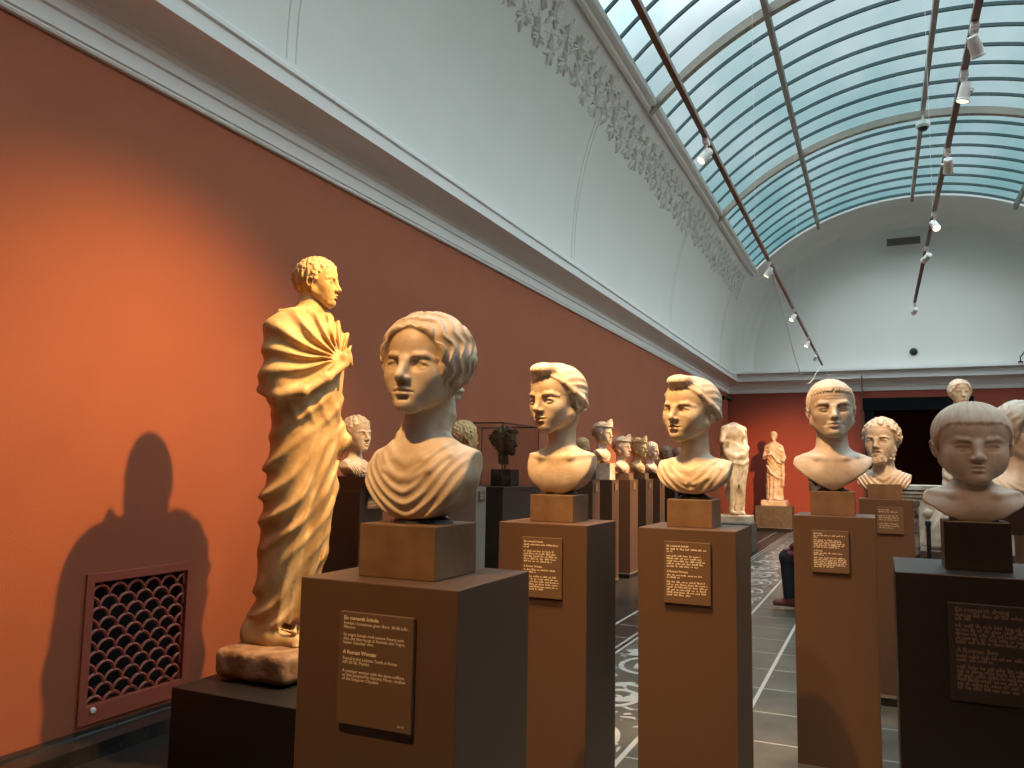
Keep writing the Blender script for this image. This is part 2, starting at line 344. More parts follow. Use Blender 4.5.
# a head one unit tall: chin z=0, crown z=1, face towards -Y
def face(v, age=0, child=0, jaw=1.0, frown=0, eyes=1.0, ear=1, mouth=1.0, nose=1.0, full=0):
    c = child
    v.ell((0,.09,.63),(.325+.035*c,.42+.02*c,.355),.02)                    # skull
    v.ell((0,-.09,.66),(.285+.035*c,.30,.27),.10)                # forehead
    v.ell((0,-.10,.40),(.248*jaw+.045*c+.02*full,.285,.33),.12)          # mid face
    for sx in (-1,1):
        v.cap((sx*(.225*jaw+.02*c),-.02,.27),(sx*.07*jaw,-.27,.085),.075,.06,.10)   # jaw line
        v.sph((sx*(.165+.01*c),-.235,.385-.02*c),.095+.02*c+.015*full,.10)           # cheekbone
    v.ell((0,-.295,.085),(.085*jaw,.085,.075),.08)                    # chin
    v.ell((0,-.31,.20),(.125,.085,.11),.08)                            # muzzle
    for sx in (-1,1): v.ell((sx*.13,-.20,.275),(.10-.02*age,.125-.02*age,.13),.10)   # cheeks
    if child:
        for sx in (-1,1): v.ell((sx*.15,-.20,.26),(.12,.13,.13),.10)
    for sx in (-1,1):                                                   # brow ridge, sockets, eyes
        v.tube([(sx*.05,-.368,.520),(sx*.10,-.375,.548),(sx*.17,-.345,.558),(sx*.235,-.275,.530)],.016+.014*frown,.05)
        v.ell((sx*.130,-.405,.470),(.086,.080-.0*frown,.054),.040,'s')
        v.ell((sx*.07,-.385,.475),(.03,.05,.04),.04,'s')
        er = .078
        ec = (sx*.130,-.280,.462)
        v.sph(ec,er,.012)
        def arc(zc, h, r, kk, pr=.004):
            pts = []
            for i in range(7):
                t = i/6; th = (t-.5)*1.95
                dx = math.sin(th)*(er+.004)*1.03; dz = zc+h*math.cos(th*1.55)
                dy = -math.sqrt(max((er+pr)**2-dx*dx*.80-dz*dz,1e-5))
                pts.append((ec[0]+dx, ec[1]+dy+ (.004 if i in (0,6) else 0), ec[2]+dz))
            v.tube(pts, r, kk, taper=False)
        arc(.004,.034*eyes,.0100,.007,.008)
        arc(.012,.040*eyes,.010,.022,.002)
        arc(-.006,-.030*eyes,.008,.008,.006)
        if age: v.ell((sx*.12,-.365,.415),(.06,.02,.012),.02,'s')
    n = nose
    v.cap((0,-.365,.53),(0,-.455*n-.0,.375),.030,.036,.045)
    v.cap((0,-.37,.50),(0,-.36,.34),.05,.06,.05)
    v.sph((0,-.468*n,.345),.040,.03)
    for sx in (-1,1):
        v.ell((sx*.046,-.415,.330),(.028,.040,.026),.025)
        v.ell((sx*.021,-.445,.306),(.013,.022,.013),.010,'s')
    v.cap((0,-.405,.30),(0,-.412,.255),.012,.014,.02,'s')
    m = mouth
    v.tube([(-.092*m,-.355,.214),(-.05*m,-.400,.232),(-.014,-.420,.240),(.014,-.420,.240),(.05*m,-.400,.232),(.092*m,-.355,.214)],.018,.016)
    v.tube([(-.078*m,-.355,.196),(-.03*m,-.405,.184),(.03*m,-.405,.184),(.078*m,-.355,.196)],.023,.018)
    v.tube([(-.105*m,-.350,.207),(-.05*m,-.412,.211),(0,-.440,.206),(.05*m,-.412,.211),(.105*m,-.350,.207)],.007,.012,'s',False)
    v.ell((0,-.40,.142),(.06,.03,.018),.03,'s')
    v.ell((0,-.335,.085),(.06,.055,.05),.05)
    if age:
        for sx in (-1,1):
            v.tube([(sx*.06,-.43,.345),(sx*.105,-.385,.28),(sx*.135,-.34,.20)],.006,.045,'s')
        for z in (.62,.665): v.tube([(-.14,-.37,z-.01),(0,-.40,z),(.14,-.37,z-.01)],.006,.02,'s')
        v.tube([(-.02,-.405,.55),(-.018,-.41,.52)],.008,.02,'s'); v.tube([(.02,-.405,.55),(.018,-.41,.52)],.008,.02,'s')
    if ear:
        o = .03*c
        for sx in (-1,1):
            X = sx*(.300+.01*c+o)
            v.ell((X,.03,.43-.03*c),(.035,.062,.10),.02,rot=(-12,0,sx*28))
            v.tube([(X+sx*.030,-.025,.40),(X+sx*.04,-.03,.47),(X+sx*.052,.02,.525),(X+sx*.062,.08,.50),(X+sx*.05,.09,.42),(X+sx*.03,.05,.355),(X+sx*.022,.005,.34)],.014,.012,taper=False)
            v.ell((X+sx*.048,.025,.45),(.026,.030,.055),.012,'s')

ZL = dict(short=((-.5,.80),(-.33,.775),(-.24,.72),(-.18,.62),(-.12,.50),(-.05,.43),(0,.47),(.06,.54),(.11,.40),(.16,.20),(.3,.10),(.6,.06)),
          bowl=((-.5,.76),(-.36,.755),(-.28,.74),(-.2,.66),(-.12,.50),(-.05,.45),(0,.48),(.06,.52),(.12,.35),(.2,.18),(.35,.1),(.6,.06)),
          back=((-.5,.83),(-.36,.80),(-.26,.76),(-.19,.66),(-.13,.52),(-.05,.42),(.05,.40),(.12,.28),(.2,.2),(.35,.16),(.6,.14)))
def cap_hair(v, kind='short', rad=(.368,.47,.415), c=(0,.045,.61), disp=None, k=.015, zlo=.0):
    tab = ZL[kind]; ty = [a for a,b in tab]; tz = [b for a,b in tab]
    def fn(x, y, z):
        zl = np.interp(y.ravel(), ty, tz).reshape(y.shape)
        d = ell_d(x,y,z,c,rad)
        if disp is not None: d = d-disp(x,y,z)
        nb = sstep(.05,.3,y)*sstep(.45,.2,z)
        d = d+nb*.03
        return smax(d, (zl-z)*.75, .02)
    v.field(fn, (-.5,-.55,zlo), (.5,.65,1.15), k)

def strands(n=46, amp=.007, crown=(0,.22,.98), wob=.6, side=.0):
    def f(x, y, z):
        a = np.arctan2(x-crown[0], -(y-crown[1])); r = np.sqrt((x-crown[0])**2+(y-crown[1])**2)
        low = sstep(.95,.55,z)
        return amp*(np.sin(a*n*.5+wob*np.sin(9*r+7*z))+.5*np.sin(a*n+3*z*6))*sstep(.05,.25,r)*(1-.3*low)
    return f
def locks(v, zfun, n=11, r=.022, ln=.07, seed=1, y0=-.36, spread=.26):
    rg = random.Random(seed)
    for i in range(n):
        t = (i/(n-1)-.5)*2; x = t*spread; y = y0+.62*abs(t)**2.2*.30
        z = zfun(t)
        s = .02*(1 if t > 0 else -1)*rg.uniform(.3,1)
        v.cap((x,y+.03,z+ln*.8),(x+s,y-.008,z),r*1.15,r*.55,.010)

def neck(v, r=.17, lean=-.02, base=-.35, rb=None, adam=0, tend=1, piv=None):
    rb = rb or r*1.15
    v.cap((0,.10,.22),(0,.06+lean,base),r,rb,.09)
    if tend:
        for sx in (-1,1): v.cap((sx*.2,.10,.24),(sx*.045,-.125+lean,base-.02),.035,.03,.07)
    if adam: v.sph((0,-.10,-.06),.035,.06)

def bust_body(v, sw=.55, bot=-1.0, top=-.28, drape=0, dz=.10, tipz=-.35, depth=.27, vshape=2.0, seed=0):
    """shoulders and chest cut off in a rounded shield, hollowed behind"""
    H = top-bot
    v.cap((0,.07,top-.02),(-sw*1.05,.10,tipz-.06),.13,.115,.10); v.cap((0,.07,top-.02),(sw*1.05,.10,tipz-.06),.13,.115,.10)
    v.ell((0,.02,(top+bot)/2-.02),(sw*1.12,depth,H*.64),.12)
    if drape:
        def ds(x,y,z):
            r = ell_d(x,y,z,(0,.02,(top+bot)/2-.02),(sw*1.12,depth+.02,H*.64))
            u = (z-1.25*np.abs(x)**1.5+.05*np.sin(5*x+2)+.03*np.sin(7*z+3*x))/dz
            rid = (.5+.5*np.cos(2*math.pi*u))**1.4
            m = sstep(top-.02, top-.12, z-1.7*x*x)*(.75+.25*np.sin(3*x+5*z))
            return r-m*(.012+.040*drape*rid)
        v.field(ds, (-.9,-.6,bot-.1), (.9,.2,top+.2), .03)
        for sx in (-1,1):
            v.tube([(0,-depth*.80,top-.20),(sx*.14,-depth*.72,top-.14),(sx*.27,-depth*.35,top-.02),(sx*.31,.02,top+.02),(sx*.25,.2,top+.02)],.035,.03,taper=False)
            v.tube([(sx*.05,-depth*.98,top-.33),(sx*.22,-depth*.86,top-.24),(sx*.36,-depth*.45,top-.10),(sx*.40,.02,top-.06)],.028,.03,taper=False)
    else:
        for sx in (-1,1): v.tube([(sx*.05,-depth*.62,top-.09),(sx*.2,-depth*.62,top-.07),(sx*.42,-.02,top-.03)],.014,.08)   # collarbones
    def outline(x,y,z):
        zc = tipz-.05; e = (np.abs(x)/(sw*1.02))**vshape+(np.maximum(zc-z,0)/(zc-bot))**vshape
        return (np.power(e+1e-9, 1/vshape)-1)*min(sw,zc-bot)*.9 + 0*y + .008*np.sin(x*21+seed)*np.sin(z*17)
    v.field(outline, (-1,-1,bot-.4), (1,1,top+.12), .02, 'i')
    v.ell((0,.36,(top+bot)/2-.10),(sw*.9,.27,H*.52),.03,'s')
# ------------------------------------------------------------------ the portraits
def wavy_hair(v, N=15, amp=.016, loose=1):
    c = (0,.05,.60)
    def fn(x, y, z):
        d = ell_d(x,y,z,c,(.395,.475,.435))
        px, py, pz = x, y+.02, z-.44                       # angle away from the face axis
        r = np.sqrt(px*px+py*py+pz*pz)+1e-5
        u = np.arccos(np.clip(-py/r,-1,1)); ph = np.arctan2(px, pz)
        hl = .90-.06*np.exp(-(ph/.8)**2)+.04*np.exp(-(ph/.2)**2)+.14*np.clip(np.abs(ph)-1.5,0,1)
        s = u-hl
        w = s*N*1.7+1.5*np.sin(np.abs(ph)*10.5+1.2*s)
        wav = (.5+.5*np.cos(w))**.8
        f = sstep(1.9,1.2,s)
        part = np.exp(-(px/.022)**2)*sstep(.2,.5,pz)*sstep(2.2,1.4,u)
        fine = .18*np.sin(w*3+4)
        d = d-amp*(wav+fine)*(f*.85+.12)+part*.02*f-.012*np.exp(-((s-.12)/.16)**2)
        bk = sstep(.0,.3,y)*sstep(.42,.2,z); d = d+bk*.06
        lim = np.maximum(-s*.36, (.20-z)*.8)
        return smax(d, lim, .03)
    v.field(fn, (-.5,-.55,.0), (.5,.65,1.15), .008)
def bun(v, c=(0,.50,.36), r=(.13,.12,.14), turns=6):
    v.field(lambda x,y,z: ell_d(x,y,z,c,r)-.010*np.sin((z-c[2])*60+8*x), (c[0]-.25,c[1]-.25,c[2]-.3), (c[0]+.25,c[1]+.25,c[2]+.3), .03)
def nodus_hair(v, fine=.006):
    def disp(x,y,z):
        a = np.arctan2(z-.42, y-.50); return fine*np.sin(np.arctan2(x, z-.40+.0*y)*30)*sstep(-.42,-.25,y)+.0*a
    cap_hair(v,'back',(.352,.455,.405),(0,.045,.60),disp,.012)
    for sx in (-1,1):                                            # swept side rolls down to the bun
        pts = [(sx*.165,-.30,.80),(sx*.27,-.20,.71),(sx*.335,-.06,.57),(sx*.345,.10,.47),(sx*.27,.28,.39),(sx*.10,.44,.36)]
        for j,(o,rr) in enumerate(((0,.050),(.04,.040),(.085,.034))):
            v.tube([(p[0]*(1-.04*j),p[1]+.02*j,p[2]+o) for p in pts],rr,.012)
    def nd(x,y,z):
        d = ell_d(x,y,z,(0,-.285,.900),(.185,.165,.105))
        return d-.006*np.sin(x*95)*sstep(-.15,-.3,y)
    v.field(nd, (-.3,-.6,.7),(.3,.0,1.15), .05)
    v.ell((0,-.08,.955),(.085,.27,.055),.03)                     # the braid over the crown
    v.ell((0,-.455,.835),(.13,.06,.022),.03,'s')
def A_woman():
    v = Vol((-.74,-.62,-1.10),(.74,.72,1.12),.0115)
    v.pose(rz=1,ry=3,piv=(0,.1,.1))
    face(v, jaw=.98, ear=0, full=1); wavy_hair(v,13,.034)
    bun(v,(0,.50,.30),(.13,.12,.13))
    for sx in (-1,1):
        v.tube([(sx*.17,.24,.22),(sx*.22,.16,.02),(sx*.20,.08,-.10),(sx*.24,.03,-.20),(sx*.21,.0,-.27)],.042,.02)
        v.ell((sx*.335,.0,.36),(.03,.05,.05),.02)
    v.pose()
    neck(v,.185,.0,-.34,.225,tend=1)
    bust_body(v,.52,-1.02,-.30,drape=.55,tipz=-.40,depth=.29,dz=.135)
    v.ell((0,.22,-.98),(.15,.12,.28),.05); return v, .0
def B_woman():
    v = Vol((-.66,-.62,-1.02),(.66,.74,1.12),.0125)
    v.pose(rz=-18,ry=0,rx=4,piv=(0,.1,.1))
    face(v, jaw=1.0, ear=1, eyes=.7); nodus_hair(v); bun(v,(0,.50,.40),(.105,.11,.115))
    v.pose(); neck(v,.165,.0,-.34,.20)
    bust_body(v,.45,-.86,-.28,tipz=-.36,depth=.26)
    return v, .0
def C_woman():
    v = Vol((-.66,-.62,-.92),(.66,.74,1.12),.0125)
    v.pose(rz=-24,ry=2,piv=(0,.1,.1))
    face(v, jaw=1.04, ear=1, full=1, eyes=1.1); nodus_hair(v,.004); bun(v,(0,.46,.40),(.08,.08,.09))
    v.pose(); neck(v,.175,.0,-.32,.21,tend=0)
    bust_body(v,.49,-.78,-.30,drape=.45,dz=.13,tipz=-.34,depth=.26)
    return v, .0
def D_man():
    v = Vol((-.78,-.62,-1.04),(.78,.70,1.12),.0125)
    v.pose(rz=8,ry=-2,piv=(0,.1,.1))
    face(v, age=1, frown=1, jaw=1.12, eyes=.5, mouth=1.05)
    cap_hair(v,'short',(.352,.445,.395),(0,.045,.60),strands(60,.006),.012)
    locks(v, lambda t: .755-.03*t*t, 15, .027,.07,3,-.385,.27)
    v.pose(); neck(v,.20,.0,-.30,.26,adam=1)
    bust_body(v,.55,-.86,-.26,tipz=-.38,depth=.30,vshape=1.22)
    return v, .0
def F_boy():
    v = Vol((-.72,-.62,-.66),(.72,.66,1.12),.0115)
    v.pose(rz=3,rx=6,piv=(0,.1,.1))
    face(v, child=1, jaw=1.06, mouth=.72, nose=.97, eyes=.9)
    cap_hair(v,'bowl',(.395,.475,.405),(0,.045,.615),strands(70,.005),.012)
    locks(v, lambda t: .745-.05*t*t, 15, .018,.07,8,-.375,.30)
    v.pose(); neck(v,.165,-.02,-.20,.21,tend=0)
    bust_body(v,.47,-.56,-.10,tipz=-.20,depth=.27,vshape=1.2,seed=2)
    return v, .0
def curls(v, seed, zl, n=170, r=(.030,.048), rad=(.355,.455,.40), c=(0,.045,.60), beard=0):
    rg = random.Random(seed)
    for i in range(n):
        z = 1-2*(i+.5)/n; a = i*2.39996+rg.uniform(-.2,.2); q = math.sqrt(1-z*z)
        p = (c[0]+rad[0]*q*math.cos(a), c[1]+rad[1]*q*math.sin(a), c[2]+rad[2]*z)
        y = p[1]
        if p[2] < np.interp(y,[t[0] for t in ZL[zl]],[t[1] for t in ZL[zl]])+.02: continue
        rr = rg.uniform(*r); v.sph(p, rr, .012); d = np.array(p)-np.array(c); d /= np.linalg.norm(d)
        v.sph(tuple(np.array(p)+d*rr*.95), rr*.38, .008, 's')
    if beard:
        v.ell((0,-.25,.05),(.17,.13,.11),.05)
        for i in range(120):
            t = rg.uniform(-1,1); h = rg.uniform(0,1)
            x = t*.285; y = -.43+.44*abs(t)**1.9+.03*h; z = -.04+.36*h*abs(t)+.20*h*(1-abs(t))+.09*abs(t)
            v.sph((x,y,z), rg.uniform(.028,.042), .010)
        for sx in (-1,1): v.tube([(sx*.005,-.44,.262),(sx*.06,-.42,.25),(sx*.11,-.36,.20)],.022,.01)
def E_man():
    v = Vol((-.66,-.62,-.86),(.66,.66,1.14),.0135)
    v.pose(rz=-16,piv=(0,.1,.1)); face(v, jaw=1.05, eyes=.8, ear=0)
    cap_hair(v,'short',(.365,.46,.41)); curls(v,5,'short',220,(.028,.044),(.372,.47,.415),beard=1)
    v.pose(); neck(v,.19,.0,-.28,.24)
    bust_body(v,.52,-.72,-.24,tipz=-.34,depth=.27,drape=1,dz=.12); return v, .0
def simple_bust(seed, hair='short', yaw=0, crown=0, body=1, beard=0, h=.0165, wave=0, age=0, sw=.52):
    v = Vol((-.66,-.62,-.86),(.66,.68,1.34 if crown else 1.12),h)
    v.pose(rz=yaw,piv=(0,.1,.1)); face(v, jaw=1.05, age=age, ear=1)
    if wave: wavy_hair(v,12,.018); bun(v,(0,.48,.34))
    else:
        cap_hair(v,'short',(.365,.46,.41),disp=strands(40,.010)); curls(v,seed,'short',150,(.030,.046),(.36,.46,.41),beard=beard)
    if crown:
        for i in range(25):
            a = (i/24-.5)*2.7; x = .37*math.sin(a); y = .05-.47*math.cos(a); q = math.cos(a)
            v.cap((x,y,.78),(x*.95,y-.02,.84+.30*crown*max(q,0)**2.5+.012*(i%2)),.034,.020,.03)
            if i % 2: v.sph((x*1.02,y-.035,.84+.1*crown*max(q,0)**2),.028,.01)
        v.tube([(.39*math.sin(a),.05-.48*math.cos(a),.80) for a in np.linspace(-1.7,1.7,14)],.03,.01,taper=False)
    v.pose(); neck(v,.18,.0,-.28,.22)
    bust_body(v,sw,-.72,-.24,tipz=-.32,depth=.26,drape=body); return v, .0

# ------------------------------------------------------------------ full-length draped figures (metres, facing -Y)
def loft(tab, z, i): return np.interp(z.ravel(), [t[0] for t in tab], [t[i] for t in tab]).reshape(z.shape)
def togatus(h=.0085):
    v = Vol((-.42,-.42,-.01),(.42,.40,2.06),h)
    #      z    cx    cy    rx    ry
    T = ((.00,-.01,.07,.14,.10),(.12,-.01,.085,.155,.11),(.30,-.005,.065,.18,.13),(.50,.0,.035,.205,.15),(.75,.0,-.005,.225,.16),(.95,.01,-.025,.235,.16),
         (1.10,.01,-.03,.235,.16),(1.25,.0,-.04,.245,.17),(1.45,0,-.045,.265,.17),(1.58,0,-.04,.25,.145),(1.66,0,-.035,.20,.11),(1.74,0,-.04,.09,.08),(1.80,0,-.04,.05,.05))
    def body(x,y,z):
        cx, cy, rx, ry = [loft(T,z,i) for i in (1,2,3,4)]
        px, py = (x-cx)/rx, (y-cy)/ry; d = (np.sqrt(px*px+py*py)-1)*np.minimum(rx,ry)*.95; th = np.arctan2(px,-py)
        d = d-.022*np.exp(-((th+.75)/.40)**2)*sstep(1.0,.7,z)-.012*np.exp(-((th-.5)/.4)**2)*sstep(.9,.6,z)+.03*np.exp(-((th+.1)/.25)**2)*sstep(.95,.6,z)
        return smax(d, np.abs(z-.965)-.845, .02)
    v.field(body,(-.42,-.42,-.02),(.42,.40,1.84),.01)
    sh, el, ha = (-.235,-.03,1.53), (-.265,-.04,1.32), (.02,-.225,1.44)       # right arm bent in its sling
    v.cap(sh, el, .088,.080,.08); v.cap(el, ha, .078,.052,.07); v.sph((-.19,-.02,1.58),.10,.08); v.sph((.20,-.02,1.57),.095,.08)
    v.cap((.235,-.02,1.55),(.265,.02,1.20),.070,.065,.06); v.cap((.265,.02,1.20),(.24,-.13,1.04),.060,.05,.05)   # left arm under cloth
    v.tube([(-.30,.03,1.215),(-.30,-.08,1.195),(-.22,-.18,1.225),(-.10,-.235,1.30),(.02,-.262,1.385)],.034,.03,'s',False)   # the hollow under the forearm
    def folds(x,y,z):
        s = .635*x-.77*y; f = 0*s+0*z
        hs, hz = .20, 1.455
        rad = np.sqrt((s-hs)**2+(z-hz)**2)+1e-3; ang = np.arctan2(z-hz, -(s-hs))
        fan = (.5+.5*np.cos(ang*19+1.2*np.sin(rad*11)+.8*np.sin(ang*5)))**1.5*sstep(.0,.10,rad)*(.55+.45*sstep(.42,.2,rad))*sstep(1.19,1.23,z-.0*s)*sstep(1.74,1.68,z)
        fan = fan*sstep(-1.0,-.75,ang)
        lf = sstep(1.20,1.13,z-.30*(s+.18))
        u = z-.55*(s+.18)-.9*(s+.18)**2+.018*np.sin(11*z+6*s)+.03*np.sin(5.3*z+1)
        a = (.5+.5*np.cos(2*math.pi*(u/.125+.35*np.sin(u*4.1))))**2.2*lf*(.40+.60*sstep(.02,-.12,s-.10*z))*sstep(.06,.16,z)*(.62+.38*np.sin(8.7*z+5*s+2))
        b = (.5+.5*np.cos((s+.25*(.9-z)+.05*np.sin(z*4))*92))**1.6*sstep(-.06,.10,s+.16*(.9-z))*sstep(1.15,.95,z)
        c = (.5+.5*np.cos((s+.5*z)*70))**1.5*sstep(1.28,1.2,z)*sstep(1.10,1.16,z)*.6
        return -(.030*fan+.030*a+.018*b+.012*c)
    m = np.abs(v.d) < .09
    x, y, z = v.grid((slice(None),)*3); v.d = np.where(m, v.d+folds(x,y,z).astype(np.float32), v.d)
    # the hand coming out of the sling
    v.ell((.040,-.275,1.465),(.045,.032,.034),.015)
    for i in range(4): v.cap((.05+.006*i,-.295,1.488-.018*i),(.085,-.272,1.478-.02*i),.011,.009,.006)
    v.cap((.03,-.295,1.495),(.05,-.300,1.525),.012,.009,.006)
    v.tube([(-.325,.04,1.275),(-.325,-.09,1.245),(-.23,-.195,1.265),(-.10,-.255,1.345),(.02,-.285,1.425)],.018,.03,taper=False)  # edge of the sling
    v.tube([(.24,.0,1.10),(.245,-.05,.8),(.21,-.02,.45),(.17,.04,.16)],.040,.05,taper=False)
    # feet and the rough support behind them
    for c,r in (((-.09,-.03,.035),(.055,.13,.045)),((.09,.03,.035),(.05,.12,.045))): v.ell(c,r,.03)
    for i in range(5): v.ell((-.13+.020*i,-.145+.012*abs(i-1.5),.022),(.011,.022,.013),.006)
    for c,r in (((-.10,.17,.06),(.10,.08,.09)),((.02,.19,.10),(.14,.08,.14)),((-.13,.05,.05),(.06,.08,.06))): v.ell(c,r,.05)
    v.tube([(-.15,-.03,.10),(-.11,-.11,.085),(-.05,-.07,.11)],.012,.01)
    # neck and head
    v.cap((0,-.03,1.66),(0,-.055,1.80),.070,.064,.05)
    v.tube([(-.17,.05,1.69),(-.10,-.10,1.685),(0,-.175,1.60),(.10,-.10,1.69),(.15,.03,1.70)],.020,.025,taper=False)
    return v
def small_head(kind, h=.02):
    v = Vol((-.5,-.6,-.20),(.5,.62,1.14),h); face(v,jaw=1.02,ear=kind!='veil')
    if kind == 'veil': wavy_hair(v,8,.035); cap_hair(v,'back',(.40,.48,.44),(0,.07,.60))
    elif kind == 'short': cap_hair(v,'short',(.36,.46,.41),disp=strands(40,.010)); curls(v,7,'short',150,(.026,.040),(.355,.455,.405))
    else: cap_hair(v,'short',(.375,.47,.42),disp=strands(30,.012))
    v.cap((0,.10,.25),(0,.08,-.12),.20,.215,.06); return v
def draped(seed=1, head=1, h=.018, wide=1.0, bare=0, veil=0):
    """smaller standing figures seen at a distance"""
    v = Vol((-.45,-.42,-.01),(.45,.42,1.86),h); rg = random.Random(seed); ph = rg.uniform(0,6)
    T = ((.00,0,.0,.20*wide,.15),(.25,0,0,.19*wide,.14),(.55,.01,0,.19,.14),(.85,.02,0,.20,.145),(1.0,.02,0,.185,.135),(1.15,.01,0,.165,.12),(1.35,0,0,.20,.125),(1.46,0,0,.19,.11),(1.53,0,0,.10,.08),(1.58,0,0,.05,.05))
    def body(x,y,z):
        cx, cy, rx, ry = [loft(T,z,i) for i in (1,2,3,4)]
        px, py = (x-cx)/rx, (y-cy)/ry; d = (np.sqrt(px*px+py*py)-1)*np.minimum(rx,ry)
        th = np.arctan2(px,-py)
        a = (.5+.5*np.cos(th*12+1.8*np.sin(z*3+ph)))**1.4*sstep(.85,.55,z)
        b = (.5+.5*np.cos((z+.22*th+.05*np.sin(3*th))/.11*6.28))**1.4*sstep(.5,.7,z)*sstep(1.5,1.3,z)
        return smax(d-.026*a-.022*b*(1-bare), np.abs(z-.78)-.76, .02)
    v.field(body,(-.45,-.42,-.02),(.45,.42,1.6),.01)
    v.cap((-.19,0,1.40),(-.25,-.03,1.12),.055,.048,.04); v.cap((-.25,-.03,1.12),(-.10,-.19,1.20),.045,.032,.03); v.sph((-.08,-.2,1.21),.035,.01)
    v.cap((.19,0,1.40),(.26,.0,1.12),.055,.048,.04); v.cap((.26,0,1.12),(.26,-.17,1.03),.045,.032,.03); v.sph((.26,-.19,1.03),.035,.01)
    v.tube([(.24,-.12,1.05),(.24,-.10,.7),(.22,-.07,.40)],.045,.05,taper=False); v.tube([(-.18,-.02,1.46),(-.05,-.14,1.25),(.12,-.17,1.02),(.24,-.12,.95)],.030,.02)
    v.tube([(-.2,-.10,.95),(-.05,-.17,.72),(.12,-.16,.60),(.2,-.08,.58)],.030,.03)
    for sx in (-1,1): v.ell((sx*.09,-.15,.03),(.05,.11,.04),.02)
    if head:
        v.cap((0,0,1.50),(0,-.01,1.60),.055,.052,.03)
    else: v.ell((0,-.0,1.56),(.07,.06,.03),.02)
    return v
def headless():
    """torso with a wrapped mantle, one bare leg forward, no head"""
    v = Vol((-.42,-.42,-.01),(.42,.42,1.66),.016)
    v.cap((0,.0,1.02),(0,0,1.36),.15,.16,.1); v.cap((-.17,0,1.40),(.17,0,1.40),.075,.075,.07); v.cap((0,0,1.40),(0,-.01,1.45),.07,.06,.05)
    for sx in (-1,1): v.sph((sx*.075,-.115,1.32),.055,.06)
    v.cap((-.20,0,1.40),(-.25,-.02,1.22),.055,.05,.03); v.cap((.2,0,1.4),(.24,.02,1.18),.055,.05,.03)
    v.ell((0,0,1.02),(.19,.15,.16),.08)
    def skirt(x,y,z):
        t = sstep(.2,1.0,z); rx = .15+.06*t; ry = .12+.05*t
        px, py = (x-.03)/rx, (y-.02)/ry; d = (np.sqrt(px*px+py*py)-1)*ry; th = np.arctan2(px,-py)
        d = d-.02*(.5+.5*np.cos(th*11+2*np.sin(4*z)))-.018*(.5+.5*np.cos((z-.25*th)/.09*6.28))*sstep(.5,.8,z)
        return smax(d, np.maximum(z-1.12+.12*np.sin(th), .30+.25*np.cos(th+.9)-z), .02)
    v.field(skirt,(-.4,-.4,.0),(.4,.4,1.3),.02)
    v.tube([(-.20,-.05,1.03),(-.10,-.15,.95),(.06,-.165,.98),(.17,-.10,1.10),(.2,0,1.2)],.045,.04,taper=False)
    v.tube([(-.20,-.05,.98),(-.12,-.15,.86),(.04,-.17,.84),(.18,-.11,.9)],.03,.03,taper=False)
    for sx,y in ((-1,-.10),(1,.06)):
        v.cap((sx*.09,y*.3,.90),(sx*.10,y,.48),.095,.065,.03); v.cap((sx*.10,y,.48),(sx*.10,y*.6+.02,.08),.062,.042,.03); v.ell((sx*.10,y*.6-.06,.035),(.048,.12,.04),.03)
    v.tube([(.24,.10,1.1),(.27,.12,.7),(.25,.12,.2),(.24,.12,0)],.05,.02,taper=False)
    return v
# ------------------------------------------------------------------ the room
def struct(o): o['kind'] = 'structure'; return o
struct(box('floor', (XW-.4,YS-.4,-.2), (XE+.4,YN+4.5,0), 'floor'))
VB = 4.02                                    # top of the cornice, where the vault begins
bm = bmesh.new()                             # west wall with the vent opening
VY0, VY1, VZ0, VZ1 = 2.86, 3.47, .20, .82
for lo, hi in (((XW-.4,YS-.4,0),(XW,VY0,VB)), ((XW-.4,VY1,0),(XW,YN+.4,VB)), ((XW-.4,VY0,0),(XW,VY1,VZ0)), ((XW-.4,VY0,VZ1),(XW,VY1,VB))): bx(bm, lo, hi)
struct(fin('wall_west', bm, 'red'))
struct(box('wall_east', (XE,YS-.4,0), (XE+.4,YN+.4,VB), 'red'))
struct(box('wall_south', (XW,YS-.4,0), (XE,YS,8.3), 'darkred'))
DX0, DX1, DZ = -.10, 1.92, 3.26
bm = bmesh.new()
for lo, hi in (((XW,YN,0),(DX0,YN+.4,VB)), ((DX1,YN,0),(XE,YN+.4,VB)), ((DX0,YN,DZ),(DX1,YN+.4,VB))): bx(bm, lo, hi)
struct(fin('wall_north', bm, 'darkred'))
bm = bmesh.new()                             # dim room beyond the doorway
bx(bm,(DX0-1.2,YN+4.0,0),(DX1+1.2,YN+4.2,3.6)); bx(bm,(DX0-1.4,YN+.4,0),(DX0-1.2,YN+4.2,3.6)); bx(bm,(DX1+1.2,YN+.4,0),(DX1+1.4,YN+4.2,3.6)); bx(bm,(DX0-1.4,YN+.4,3.6),(DX1+1.4,YN+4.2,3.8))
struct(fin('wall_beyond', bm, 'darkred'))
bm = bmesh.new()                             # black stone door surround
bx(bm,(DX0-.16,YN-.05,0),(DX0+.04,YN+.42,DZ+.02),.01); bx(bm,(DX1-.04,YN-.05,0),(DX1+.16,YN+.42,DZ+.02),.01); bx(bm,(DX0-.20,YN-.07,DZ-.28),(DX1+.20,YN+.42,DZ+.04),.01)
struct(fin('door_1', bm, 'door'))
